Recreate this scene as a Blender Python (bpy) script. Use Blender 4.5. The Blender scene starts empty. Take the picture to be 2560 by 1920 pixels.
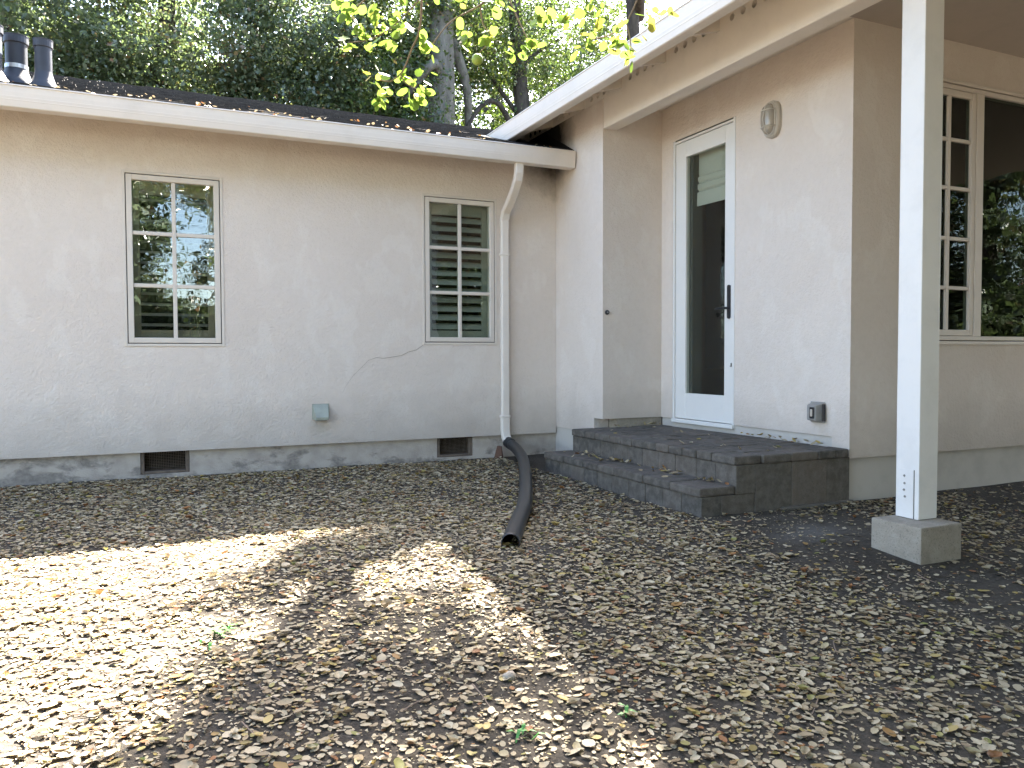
import bpy, bmesh, math, random
import numpy as np
from mathutils import Vector, Matrix

# ------------------------------------------------------------------ camera, sky, sun, exposure
SC = bpy.context.scene
COL = SC.collection
F, YAW, PITCH, ROLL = 1971.85, 0.426576, 0.034855, -0.0035367
fwd = Vector((math.sin(YAW) * math.cos(PITCH), math.cos(YAW) * math.cos(PITCH), -math.sin(PITCH)))
rgt = Vector((math.cos(YAW), -math.sin(YAW), 0))
upv = rgt.cross(fwd)
r2 = math.cos(ROLL) * rgt + math.sin(ROLL) * upv
u2 = -math.sin(ROLL) * rgt + math.cos(ROLL) * upv
cam_d = bpy.data.cameras.new('camera')
cam = bpy.data.objects.new('camera', cam_d)
COL.objects.link(cam)
cam.matrix_world = Matrix(((r2.x, u2.x, -fwd.x, 0), (r2.y, u2.y, -fwd.y, 0), (r2.z, u2.z, -fwd.z, 0), (0, 0, 0, 1)))
cam_d.sensor_width = 36
cam_d.lens = 36 * F / 2560
cam_d.clip_start = 0.05
cam_d.clip_end = 1000
SC.camera = cam

TOSUN = Vector((0.545, 0.69, 1.0)).normalized()
SUN_EL = math.asin(TOSUN.z)
SUN_AZ = math.atan2(TOSUN.x, TOSUN.y)
world = bpy.data.worlds.new('World')
SC.world = world
world.use_nodes = True
wn = world.node_tree.nodes
wl = world.node_tree.links
wn.clear()
sky = wn.new('ShaderNodeTexSky')
sky.sky_type = 'NISHITA'
sky.sun_disc = False
sky.sun_elevation = SUN_EL
sky.sun_rotation = SUN_AZ
sky.air_density = 0.8
sky.dust_density = 1.4
sky.ozone_density = 1.0
bg = wn.new('ShaderNodeBackground')
bg.inputs['Strength'].default_value = 0.09
wo = wn.new('ShaderNodeOutputWorld')
tint = wn.new('ShaderNodeMix')
tint.data_type = 'RGBA'
tint.blend_type = 'MULTIPLY'
tint.inputs[0].default_value = 1.0
tint.inputs[7].default_value = (1.0, 0.93, 0.83, 1)
wl.new(sky.outputs[0], tint.inputs[6])
wl.new(tint.outputs[2], bg.inputs[0])
wl.new(bg.outputs[0], wo.inputs[0])
sun_d = bpy.data.lights.new('sun', 'SUN')
sun_d.energy = 5.0
sun_d.angle = math.radians(0.55)
sun_d.color = (1.0, 0.93, 0.82)
sun = bpy.data.objects.new('sun', sun_d)
COL.objects.link(sun)
sun.rotation_euler = (-TOSUN).to_track_quat('-Z', 'Y').to_euler()
sun.location = (8, 10, 15)
SC.view_settings.view_transform = 'Standard'
SC.view_settings.look = 'None'
SC.view_settings.gamma = 1
SC.view_settings.use_curve_mapping = False
SC.view_settings.exposure = 3.95

rnd = random.Random(7)
rng = np.random.default_rng(11)

# ------------------------------------------------------------------ materials
def srgb(*c):
    return tuple((v / 12.92 if v <= 0.04045 else ((v + 0.055) / 1.055) ** 2.4) for v in c)

class NT:
    def __init__(s, name):
        s.m = bpy.data.materials.new(name)
        s.m.use_nodes = True
        s.n = s.m.node_tree.nodes
        s.l = s.m.node_tree.links
        s.b = s.n['Principled BSDF']
        s.out = s.n['Material Output']
    def new(s, t, **kw):
        n = s.n.new('ShaderNode' + t)
        for k, v in kw.items():
            setattr(n, k, v)
        return n
    def pos(s):
        return s.new('NewGeometry').outputs['Position']
    def scaled(s, vec, sc):
        n = s.new('VectorMath', operation='MULTIPLY')
        s.l.new(vec, n.inputs[0])
        n.inputs[1].default_value = sc
        return n.outputs[0]
    def noise(s, vec, scale, detail=4, rough=0.55, dist=0.0):
        n = s.new('TexNoise')
        s.l.new(vec, n.inputs['Vector'])
        n.inputs['Scale'].default_value = scale
        n.inputs['Detail'].default_value = detail
        n.inputs['Roughness'].default_value = rough
        n.inputs['Distortion'].default_value = dist
        return n.outputs['Fac']
    def ramp(s, fac, stops):
        n = s.new('ValToRGB')
        s.l.new(fac, n.inputs[0])
        e = n.color_ramp.elements
        e[0].position, e[0].color = stops[0][0], tuple(stops[0][1]) + (1,)
        e[1].position, e[1].color = stops[-1][0], tuple(stops[-1][1]) + (1,)
        for p, c in stops[1:-1]:
            q = e.new(p)
            q.color = tuple(c) + (1,)
        return n.outputs[0]
    def step(s, fac, a, b):
        n = s.new('MapRange')
        s.l.new(fac, n.inputs[0])
        n.inputs[1].default_value = a
        n.inputs[2].default_value = b
        return n.outputs[0]
    def mix(s, fac, a, b, blend='MIX'):
        n = s.new('Mix', data_type='RGBA', blend_type=blend)
        for i, v in ((0, fac), (6, a), (7, b)):
            if hasattr(v, 'links'):
                s.l.new(v, n.inputs[i])
            else:
                n.inputs[i].default_value = v if i == 0 else tuple(v) + (1,)
        return n.outputs[2]
    def math(s, op, a, b):
        n = s.new('Math', operation=op)
        for i, v in ((0, a), (1, b)):
            if hasattr(v, 'links'):
                s.l.new(v, n.inputs[i])
            else:
                n.inputs[i].default_value = v
        return n.outputs[0]
    def color(s, c, rough=0.8, spec=0.4):
        if hasattr(c, 'links'):
            s.l.new(c, s.b.inputs['Base Color'])
        else:
            s.b.inputs['Base Color'].default_value = tuple(c) + (1,)
        s.b.inputs['Roughness'].default_value = rough
        s.b.inputs['Specular IOR Level'].default_value = spec
    def bump(s, h, strength=0.3, dist=0.01):
        n = s.new('Bump')
        n.inputs['Strength'].default_value = strength
        n.inputs['Distance'].default_value = dist
        s.l.new(h, n.inputs['Height'])
        s.l.new(n.outputs[0], s.b.inputs['Normal'])

def sepz(t, p, axis=2):
    n = t.new('SeparateXYZ')
    t.l.new(p, n.inputs[0])
    return n.outputs[axis]

def mat_stucco():
    t = NT('stucco')
    p = t.pos()
    n1 = t.noise(p, 1.3, 5, 0.6)
    base = t.ramp(n1, [(0.3, (0.665, 0.582, 0.52)), (0.7, (0.715, 0.635, 0.575))])
    n2 = t.noise(t.scaled(p, (1, 1, 0.6)), 4.6, 3, 0.5, 0.4)
    patch = t.step(n2, 0.56, 0.61)
    c = t.mix(t.math('MULTIPLY', patch, 0.30), base, (0.76, 0.70, 0.645))
    n4 = t.noise(p, 24, 4, 0.6)
    c = t.mix(t.math('MULTIPLY', t.step(n4, 0.45, 0.8), 0.3), c, (0.6, 0.52, 0.45))
    # splash-back grime near the ground
    z = sepz(t, p)
    n5 = t.noise(p, 3.5, 5, 0.6)
    g = t.step(t.math('ADD', z, t.math('MULTIPLY', n5, 0.55)), 0.0, -0.75)
    c = t.mix(t.math('MULTIPLY', g, 0.75), c, (0.33, 0.285, 0.245))
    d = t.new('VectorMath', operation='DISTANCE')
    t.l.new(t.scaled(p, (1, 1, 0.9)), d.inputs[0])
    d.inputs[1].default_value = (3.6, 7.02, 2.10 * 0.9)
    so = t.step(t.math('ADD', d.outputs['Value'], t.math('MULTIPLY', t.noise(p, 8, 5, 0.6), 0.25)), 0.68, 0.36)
    c = t.mix(so, c, (0.02, 0.018, 0.016))  # black roof corner put into the colour, its shade and staining together
    t.color(c, 0.92, 0.25)
    h = t.math('ADD', t.math('MULTIPLY', t.noise(p, 140, 3, 0.6), 0.45), t.noise(p, 38, 5, 0.65))
    t.bump(h, 1.0, 0.008)
    return t.m

def mat_paint(name, c, rough=0.55, dirt=0.25, grain=None):
    t = NT(name)
    p = t.pos()
    n = t.noise(p, 5, 6, 0.65)
    d = tuple(x * 0.72 for x in c)
    col = t.mix(t.math('MULTIPLY', t.step(n, 0.48, 0.75), dirt), c, d)
    t.color(col, rough, 0.4)
    if grain:
        t.bump(t.noise(t.scaled(p, grain), 6, 5, 0.6), 0.25, 0.003)
    else:
        t.bump(t.noise(p, 60, 3, 0.5), 0.12, 0.002)
    return t.m

def mat_foundation():
    t = NT('foundation_paint')
    p = t.pos()
    n = t.noise(t.scaled(p, (1, 1, 1.7)), 4.0, 7, 0.6, 0.25)
    z = sepz(t, p)
    x = sepz(t, p, 0)
    lift = t.math('MULTIPLY', t.step(z, -0.80, -0.98), 0.15)
    lift = t.math('ADD', lift, t.math('MULTIPLY', t.step(x, 2.2, -0.6), 0.13))
    peel = t.step(t.math('ADD', n, lift), 0.62, 0.72)
    paint = t.mix(t.step(t.noise(p, 9, 4), 0.4, 0.7), (0.45, 0.395, 0.345), (0.36, 0.31, 0.27))
    conc = t.mix(t.step(t.noise(p, 30, 5), 0.35, 0.7), (0.20, 0.175, 0.155), (0.30, 0.265, 0.235))
    t.color(t.mix(peel, paint, conc), 0.9, 0.2)
    t.bump(t.math('ADD', t.noise(p, 70, 4), t.math('MULTIPLY', peel, -0.7)), 0.6, 0.006)
    return t.m

def mat_soil():
    t = NT('soil')
    p = t.pos()
    n = t.noise(p, 1.4, 6, 0.6)
    c = t.ramp(n, [(0.3, (0.036, 0.030, 0.024)), (0.7, (0.068, 0.058, 0.047))])
    n2 = t.noise(p, 55, 5, 0.7)
    c = t.mix(t.step(n2, 0.5, 0.72), c, (0.105, 0.09, 0.073))
    c = t.mix(t.math('MULTIPLY', t.step(t.noise(p, 120, 3, 0.6), 0.6, 0.7), 0.6), c, (0.03, 0.025, 0.02))
    # cement dust left beside the steps
    d = t.new('VectorMath', operation='DISTANCE')
    t.l.new(t.scaled(p, (1, 2.2, 1)), d.inputs[0])
    d.inputs[1].default_value = (3.35, 3.32 * 2.2, -1.0)
    du = t.math('ADD', d.outputs['Value'], t.math('MULTIPLY', t.noise(p, 6, 6, 0.65), 0.9))
    c = t.mix(t.math('MULTIPLY', t.step(du, 0.85, 0.5), 0.5), c, (0.17, 0.16, 0.15))
    t.color(c, 0.95, 0.15)
    t.bump(t.math('ADD', t.noise(p, 28, 6, 0.65), t.math('MULTIPLY', n2, 0.5)), 0.8, 0.012)
    return t.m

def mat_litter(name, amount=1.0):
    t = NT(name)
    a = t.new('Attribute', attribute_name='tone')
    v = a.outputs['Fac']
    c = t.ramp(v, [(0.0, (0.21, 0.15, 0.085)), (0.16, (0.34, 0.265, 0.16)), (0.36, (0.46, 0.385, 0.26)), (0.5, (0.52, 0.44, 0.31)),
                   (0.6, (0.36, 0.29, 0.17)), (0.70, (0.42, 0.35, 0.20)), (0.80, (0.40, 0.29, 0.085)), (0.86, (0.27, 0.25, 0.09)),
                   (0.91, (0.30, 0.125, 0.035)), (0.96, (0.20, 0.10, 0.05)), (1.0, (0.24, 0.25, 0.07))])
    n = t.noise(t.pos(), 220, 3, 0.6)
    c = t.mix(t.math('MULTIPLY', t.step(n, 0.5, 0.75), 0.4), c, (0.2, 0.14, 0.09))
    t.color(c, 0.6, 0.35)
    tr = t.new('BsdfTranslucent')
    t.l.new(c, tr.inputs[0])
    mx = t.new('MixShader')
    mx.inputs[0].default_value = 0.15
    t.l.new(t.b.outputs[0], mx.inputs[1])
    t.l.new(tr.outputs[0], mx.inputs[2])
    t.l.new(mx.outputs[0], t.out.inputs[0])
    return t.m

def mat_leaf(name, stops, trans, tcol, rough=0.4, spec=0.5):
    t = NT(name)
    a = t.new('Attribute', attribute_name='tone')
    c = t.ramp(a.outputs['Fac'], stops)
    t.color(c, rough, spec)
    tr = t.new('BsdfTranslucent')
    t.l.new(t.mix(0.85, c, tcol, 'MULTIPLY') if False else t.mix(0.6, c, tcol), tr.inputs[0])
    mx = t.new('MixShader')
    mx.inputs[0].default_value = trans
    t.l.new(t.b.outputs[0], mx.inputs[1])
    t.l.new(tr.outputs[0], mx.inputs[2])
    t.l.new(mx.outputs[0], t.out.inputs[0])
    return t.m

def mat_glass(name, tint, ior=1.5, boost=1.0):
    t = NT(name)
    lw = t.new('LayerWeight')
    lw.inputs['Blend'].default_value = 0.5
    f0 = ((ior - 1) / (ior + 1)) ** 2
    sch = t.math('ADD', t.math('MULTIPLY', t.math('POWER', lw.outputs['Facing'], 5.0), 1 - f0), f0)
    fac = t.math('MULTIPLY', sch, boost)
    gl = t.new('BsdfGlossy')
    gl.inputs['Roughness'].default_value = 0.0
    gl.inputs['Color'].default_value = (0.95, 0.97, 1, 1)
    nb = t.new('Bump')
    nb.inputs['Strength'].default_value = 0.06
    nb.inputs['Distance'].default_value = 0.02
    t.l.new(t.noise(t.pos(), 5, 2), nb.inputs['Height'])
    t.l.new(nb.outputs[0], gl.inputs['Normal'])
    tp = t.new('BsdfTransparent')
    tp.inputs[0].default_value = tuple(tint) + (1,)
    mx = t.new('MixShader')
    t.l.new(fac, mx.inputs[0])
    t.l.new(tp.outputs[0], mx.inputs[1])
    t.l.new(gl.outputs[0], mx.inputs[2])
    t.l.new(mx.outputs[0], t.out.inputs[0])
    return t.m

def mat_paver():
    t = NT('paver')
    p = t.pos()
    oi = t.new('ObjectInfo')
    c = t.ramp(oi.outputs['Random'], [(0.0, (0.055, 0.049, 0.042)), (0.35, (0.098, 0.085, 0.071)), (0.65, (0.07, 0.064, 0.056)), (1.0, (0.128, 0.105, 0.086))])
    n = t.noise(p, 18, 5, 0.65)
    c = t.mix(t.step(n, 0.4, 0.75), c, (0.165, 0.145, 0.128))
    c = t.mix(t.math('MULTIPLY', t.step(t.noise(p, 150, 3), 0.55, 0.7), 0.5), c, (0.05, 0.045, 0.04))
    t.color(c, 0.88, 0.3)
    t.bump(t.noise(p, 130, 4, 0.7), 0.6, 0.004)
    return t.m

def mat_concrete(name='concrete_block', a=(0.27, 0.245, 0.215), b=(0.37, 0.34, 0.305)):
    t = NT(name)
    p = t.pos()
    c = t.mix(t.step(t.noise(p, 12, 6, 0.65), 0.3, 0.7), a, b)
    c = t.mix(t.math('MULTIPLY', t.step(t.noise(p, 110, 3, 0.6), 0.58, 0.68), 0.6), c, tuple(x * 0.45 for x in a))
    t.color(c, 0.93, 0.2)
    t.bump(t.noise(p, 90, 5, 0.7), 0.8, 0.006)
    return t.m

def mat_shingle():
    t = NT('shingle')
    p = t.pos()
    c = t.ramp(t.noise(p, 7, 5, 0.7), [(0.3, (0.025, 0.022, 0.02)), (0.75, (0.085, 0.075, 0.066))])
    c = t.mix(t.math('MULTIPLY', t.step(t.noise(p, 90, 3), 0.55, 0.7), 0.6), c, (0.13, 0.115, 0.1))
    t.color(c, 0.95, 0.15)
    t.bump(t.noise(p, 160, 3), 0.6, 0.005)
    return t.m

def mat_bark(name, a, b):
    t = NT(name)
    p = t.pos()
    n = t.noise(t.scaled(p, (1, 1, 0.25)), 9, 6, 0.7)
    t.color(t.mix(t.step(n, 0.35, 0.7), a, b), 0.95, 0.15)
    t.bump(n, 1.0, 0.03)
    return t.m

def mat_plain(name, c, rough=0.6, spec=0.4, metal=0.0, nscale=40, var=0.25):
    t = NT(name)
    p = t.pos()
    col = t.mix(t.math('MULTIPLY', t.step(t.noise(p, nscale, 4), 0.4, 0.75), var), c, tuple(x * 0.5 for x in c))
    t.color(col, rough, spec)
    t.b.inputs['Metallic'].default_value = metal
    return t.m

M = {}
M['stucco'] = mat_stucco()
M['trim'] = mat_paint('trim_paint', (0.63, 0.565, 0.505), 0.5, 0.25)
M['gutter'] = mat_paint('gutter_paint', (0.72, 0.655, 0.595), 0.42, 0.3)
M['wood'] = mat_paint('painted_wood', (0.75, 0.685, 0.62), 0.6, 0.3, (1, 1, 1))
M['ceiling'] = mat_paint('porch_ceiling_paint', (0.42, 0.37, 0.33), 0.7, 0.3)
M['door'] = mat_paint('door_paint', (0.72, 0.70, 0.68), 0.35, 0.12)
M['post'] = mat_paint('post_paint', (0.74, 0.71, 0.69), 0.5, 0.35, (6, 6, 0.5))
M['foundation'] = mat_foundation()
M['white_base'] = mat_paint('painted_base', (0.50, 0.46, 0.42), 0.8, 0.6)
M['soil'] = mat_soil()
M['litter'] = mat_litter('dry_leaf')
M['glass'] = mat_glass('window_glass', (0.86, 0.90, 0.86), 1.5, 2.1)
M['glass2'] = mat_glass('picture_glass', (0.5, 0.57, 0.52), 1.5, 0.9)
M['glassd'] = mat_glass('door_glass', (0.85, 0.88, 0.85), 1.5, 0.9)
M['paver'] = mat_paver()
M['block'] = mat_concrete('concrete_block', (0.27, 0.235, 0.19), (0.38, 0.335, 0.28))
M['shingle'] = mat_shingle()
M['soilcrete'] = mat_concrete('dusty_footing', (0.085, 0.075, 0.064), (0.15, 0.135, 0.118))
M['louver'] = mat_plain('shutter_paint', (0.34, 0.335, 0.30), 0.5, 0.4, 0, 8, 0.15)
M['louver_shaded'] = mat_plain('shutter_paint_shaded', (0.24, 0.19, 0.15), 0.5, 0.4, 0, 8, 0.15)  # same shutter paint, darkened for the shade between the open slats
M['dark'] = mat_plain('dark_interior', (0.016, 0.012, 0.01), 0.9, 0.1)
M['room'] = mat_plain('room_wall', (0.10, 0.062, 0.05), 0.85, 0.15, 0, 2, 0.4)
M['roomside'] = mat_plain('room_side_wall', (0.085, 0.085, 0.075), 0.8, 0.2, 0, 3, 0.2)
M['fabric'] = mat_plain('shade_fabric', (0.60, 0.58, 0.53), 0.9, 0.1, 0, 6, 0.15)
M['gap'] = mat_plain('shadow_gap', (0.10, 0.095, 0.085), 0.9, 0.1)
M['felt'] = mat_plain('roofing_felt', (0.012, 0.011, 0.011), 0.9, 0.15, 0, 12, 0.5)
M['black_metal'] = mat_plain('black_hardware', (0.014, 0.015, 0.02), 0.35, 0.5, 0, 30, 0.2)
M['black_pipe'] = mat_plain('black_plastic', (0.012, 0.014, 0.018), 0.38, 0.5, 0, 14, 0.45)
M['galv'] = mat_plain('galvanised_metal', (0.33, 0.345, 0.29), 0.5, 0.4, 0.1, 10, 0.5)
M['greybox'] = mat_plain('grey_plastic', (0.30, 0.285, 0.27), 0.5, 0.4, 0, 20, 0.3)
M['lampbody'] = mat_plain('lamp_body', (0.50, 0.455, 0.40), 0.45, 0.4, 0, 15, 0.25)
M['lens'] = mat_plain('lamp_lens', (0.36, 0.32, 0.27), 0.2, 0.6, 0, 15, 0.3)
M['oldwood'] = mat_plain('weathered_wood', (0.16, 0.125, 0.10), 0.9, 0.1, 0, 20, 0.6)
M['mesh_screen'] = mat_plain('screen', (0.014, 0.013, 0.012), 0.8, 0.2, 0, 60, 0.5)
M['vent_black'] = mat_plain('vent_pipe_black', (0.035, 0.04, 0.055), 0.5, 0.45, 0, 12, 0.4)
M['silver'] = mat_plain('silver_band', (0.62, 0.63, 0.66), 0.35, 0.5, 0.4, 10, 0.2)
M['sticker'] = mat_plain('white_sticker', (0.75, 0.77, 0.78), 0.5, 0.4)
M['rust'] = mat_plain('rusty_brick', (0.13, 0.075, 0.055), 0.9, 0.1, 0, 20, 0.5)
M['screw'] = mat_plain('bolt_metal', (0.3, 0.28, 0.26), 0.5, 0.5, 0.5, 20, 0.4)
M['crackm'] = mat_plain('crack_line', (0.40, 0.34, 0.29), 0.95, 0.1)
M['stone'] = mat_concrete('pale_stone', (0.26, 0.22, 0.18), (0.38, 0.33, 0.275))
M['weed'] = mat_plain('weed_green', (0.07, 0.22, 0.04), 0.5, 0.4)
M['bark_dark'] = mat_bark('bark_dark', (0.035, 0.03, 0.026), (0.085, 0.073, 0.062))
M['bark_grey'] = mat_bark('bark_grey', (0.09, 0.085, 0.075), (0.2, 0.19, 0.165))
M['twig'] = mat_plain('twig_bark', (0.23, 0.17, 0.13), 0.8, 0.2, 0, 30, 0.3)
M['leaf_dark'] = mat_leaf('leaf_evergreen', [(0, (0.048, 0.07, 0.044)), (0.55, (0.09, 0.122, 0.07)), (0.9, (0.13, 0.155, 0.08)), (1, (0.2, 0.11, 0.05))], 0.3, (0.14, 0.20, 0.05), 0.24, 0.8)
M['leaf_ever'] = mat_leaf('leaf_evergreen_grey', [(0, (0.065, 0.09, 0.058)), (0.55, (0.12, 0.155, 0.092)), (0.9, (0.165, 0.19, 0.105)), (1, (0.24, 0.13, 0.06))], 0.38, (0.17, 0.24, 0.06), 0.24, 0.8)
M['leaf_mid'] = mat_leaf('leaf_oak', [(0, (0.022, 0.042, 0.014)), (0.6, (0.05, 0.085, 0.022)), (0.93, (0.09, 0.12, 0.03)), (1, (0.2, 0.12, 0.04))], 0.3, (0.19, 0.28, 0.045), 0.28, 0.7)
M['leaf_near'] = mat_leaf('leaf_near', [(0, (0.07, 0.105, 0.02)), (0.6, (0.13, 0.19, 0.035)), (0.92, (0.20, 0.25, 0.055)), (1, (0.4, 0.24, 0.04))], 0.36, (0.24, 0.38, 0.055), 0.5, 0.25)
M['fruit'] = mat_plain('green_fruit', (0.22, 0.30, 0.05), 0.4, 0.5, 0, 40, 0.2)

# ------------------------------------------------------------------ mesh helpers
class MB:
    def __init__(s):
        s.v, s.f = [], []
    def add(s, vs, fs):
        o = len(s.v)
        s.v += [tuple(v) for v in vs]
        s.f += [tuple(i + o for i in f) for f in fs]
        return s
    def quad(s, a, b, c, d):
        return s.add([a, b, c, d], [(0, 1, 2, 3)])
    def box(s, x0, x1, y0, y1, z0, z1):
        return s.add([(x0, y0, z0), (x1, y0, z0), (x1, y1, z0), (x0, y1, z0), (x0, y0, z1), (x1, y0, z1), (x1, y1, z1), (x0, y1, z1)],
                     [(0, 3, 2, 1), (4, 5, 6, 7), (0, 1, 5, 4), (1, 2, 6, 5), (2, 3, 7, 6), (3, 0, 4, 7)])
    def prism(s, poly, axis, a, b):
        """poly: 2-D points; extruded along axis from a to b"""
        def P(u, w, t):
            return {0: (t, u, w), 1: (u, t, w), 2: (u, w, t)}[axis]
        n = len(poly)
        return s.add([P(u, w, a) for u, w in poly] + [P(u, w, b) for u, w in poly],
                     [tuple(range(n))[::-1], tuple(range(n, 2 * n))] + [(i, (i + 1) % n, n + (i + 1) % n, n + i) for i in range(n)])
    def tube(s, pts, rad, seg=10, cap=True):
        pts = [Vector(p) for p in pts]
        if not hasattr(rad, '__len__'):
            rad = [rad] * len(pts)
        o = len(s.v)
        ref = None
        for i, p in enumerate(pts):
            d = (pts[min(i + 1, len(pts) - 1)] - pts[max(i - 1, 0)]).normalized()
            if ref is None:
                ref = d.orthogonal().normalized()
            ref = (ref - d * ref.dot(d)).normalized()
            w = d.cross(ref)
            for k in range(seg):
                a = 2 * math.pi * k / seg
                s.v.append(tuple(p + (ref * math.cos(a) + w * math.sin(a)) * rad[i]))
        for i in range(len(pts) - 1):
            for k in range(seg):
                a, b = o + i * seg + k, o + i * seg + (k + 1) % seg
                s.f.append((a, b, b + seg, a + seg))
        if cap:
            s.f.append(tuple(o + k for k in range(seg))[::-1])
            s.f.append(tuple(o + (len(pts) - 1) * seg + k for k in range(seg)))
        return s
    def lathe(s, prof, origin, axis='Z', seg=24):
        o = len(s.v)
        ox, oy, oz = origin
        for r, h in prof:
            for k in range(seg):
                a = 2 * math.pi * k / seg
                c, d = r * math.cos(a), r * math.sin(a)
                s.v.append({'Z': (ox + c, oy + d, oz + h), 'X': (ox + h, oy + c, oz + d), 'Y': (ox + c, oy + h, oz + d)}[axis])
        for i in range(len(prof) - 1):
            for k in range(seg):
                a, b = o + i * seg + k, o + i * seg + (k + 1) % seg
                s.f.append((a, b, b + seg, a + seg))
        return s
    def build(s, name, mat, parent=None, smooth=False, bevel=0.0, segs=1):
        me = bpy.data.meshes.new(name)
        me.from_pydata(s.v, [], s.f)
        bm = bmesh.new()
        bm.from_mesh(me)
        bmesh.ops.recalc_face_normals(bm, faces=bm.faces)
        if bevel:
            es = [e for e in bm.edges if len(e.link_faces) == 2 and e.calc_face_angle(0) > 0.5]
            bmesh.ops.bevel(bm, geom=es, offset=bevel, segments=segs, affect='EDGES', profile=0.6)
        if smooth:
            for f in bm.faces:
                f.smooth = True
        bm.to_mesh(me)
        bm.free()
        me.materials.append(M[mat])
        o = bpy.data.objects.new(name, me)
        COL.objects.link(o)
        if parent is not None:
            o.parent = parent
            o.matrix_parent_inverse = world_of(parent).inverted()
        return o

def world_of(o):
    m = o.matrix_basis.copy()
    if o.parent is not None:
        m = world_of(o.parent) @ o.matrix_parent_inverse @ m
    return m

def tag(o, label=None, cat=None, group=None, kind=None):
    if label: o['label'] = label
    if cat: o['category'] = cat
    if group: o['group'] = group
    if kind: o['kind'] = kind
    return o

def thing(name, loc, label, cat, group=None):
    o = bpy.data.objects.new(name, None)
    COL.objects.link(o)
    o.location = loc
    o.empty_display_size = 0.1
    return tag(o, label, cat, group)

def wall(name, axis, plane, n, u0, u1, z0, z1, holes, thick, mat, parent):
    """panel in plane axis=plane, outward normal sign n; u is the other horizontal axis; real openings with reveals"""
    us = sorted({u0, u1, *[h[0] for h in holes], *[h[1] for h in holes]})
    zs = sorted({z0, z1, *[h[2] for h in holes], *[h[3] for h in holes]})
    us = [u for u in us if u0 <= u <= u1]
    zs = [z for z in zs if z0 <= z <= z1]
    back = plane - n * thick
    def P(u, t, z):
        return (t, u, z) if axis == 0 else (u, t, z)
    def solid(i, j):
        if not (0 <= i < len(us) - 1 and 0 <= j < len(zs) - 1):
            return False
        cu, cz = (us[i] + us[i + 1]) / 2, (zs[j] + zs[j + 1]) / 2
        return not any(a < cu < b and c < cz < d for a, b, c, d in holes)
    m = MB()
    for i in range(len(us) - 1):
        for j in range(len(zs) - 1):
            if not solid(i, j):
                continue
            a, b, c, d = us[i], us[i + 1], zs[j], zs[j + 1]
            m.quad(P(a, plane, c), P(b, plane, c), P(b, plane, d), P(a, plane, d))
            m.quad(P(a, back, c), P(b, back, c), P(b, back, d), P(a, back, d))
            if not solid(i - 1, j): m.quad(P(a, plane, c), P(a, back, c), P(a, back, d), P(a, plane, d))
            if not solid(i + 1, j): m.quad(P(b, plane, c), P(b, back, c), P(b, back, d), P(b, plane, d))
            if not solid(i, j - 1): m.quad(P(a, plane, c), P(b, plane, c), P(b, back, c), P(a, back, c))
            if not solid(i, j + 1): m.quad(P(a, plane, d), P(b, plane, d), P(b, back, d), P(a, back, d))
    me = bpy.data.meshes.new(name)
    me.from_pydata(m.v, [], m.f)
    bm = bmesh.new()
    bm.from_mesh(me)
    bmesh.ops.remove_doubles(bm, verts=bm.verts, dist=1e-5)
    bmesh.ops.recalc_face_normals(bm, faces=bm.faces)
    bm.to_mesh(me)
    bm.free()
    me.materials.append(M[mat])
    o = bpy.data.objects.new(name, me)
    COL.objects.link(o)
    o.parent = parent
    o.matrix_parent_inverse = world_of(parent).inverted()
    return o

def ring(m, axis, plane, n, u0, u1, z0, z1, w, d0, d1, w2=None):
    """rectangular frame: outer u0..u1,z0..z1, width w, from depth d0 (outward) to d1 measured along n; butted corners"""
    a, b = plane + n * d0, plane + n * d1
    lo, hi = min(a, b), max(a, b)
    wb = w if w2 is None else w2
    def bx(ua, ub, za, zb):
        if axis == 0: m.box(lo, hi, ua, ub, za, zb)
        else: m.box(ua, ub, lo, hi, za, zb)
    bx(u0, u0 + w, z0, z1)
    bx(u1 - w, u1, z0, z1)
    bx(u0 + w, u1 - w, z0, z0 + wb)
    bx(u0 + w, u1 - w, z1 - w, z1)
    return m

# ------------------------------------------------------------------ ground
def gz(x, y):
    z = -0.98 - 0.075 * np.clip(3.6 - y, 0, 4.6)
    z = z + 0.02 * np.clip((y - 5.0) / 1.6, 0, 1)
    return z + 0.006 * np.sin(2.1 * x + 1.3 * y) * np.cos(1.7 * y - 0.6 * x) + 0.004 * np.sin(6.3 * x + 0.7) * np.sin(5.1 * y)

xs = np.concatenate([np.linspace(-160, -5, 14)[:-1], np.arange(-5, 9, 0.1), np.linspace(9, 160, 14)])
ys = np.concatenate([np.linspace(-160, -2, 14)[:-1], np.arange(-2, 7.2, 0.1), np.linspace(7.2, 160, 14)])
gx, gy = np.meshgrid(xs, ys)
gv = np.stack([gx, gy, gz(gx, gy)], -1).reshape(-1, 3)
nx, ny = len(xs), len(ys)
ii, jj = np.meshgrid(np.arange(nx - 1), np.arange(ny - 1))
a0 = (jj * nx + ii).ravel()
gf = np.stack([a0, a0 + 1, a0 + nx + 1, a0 + nx], -1)

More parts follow.
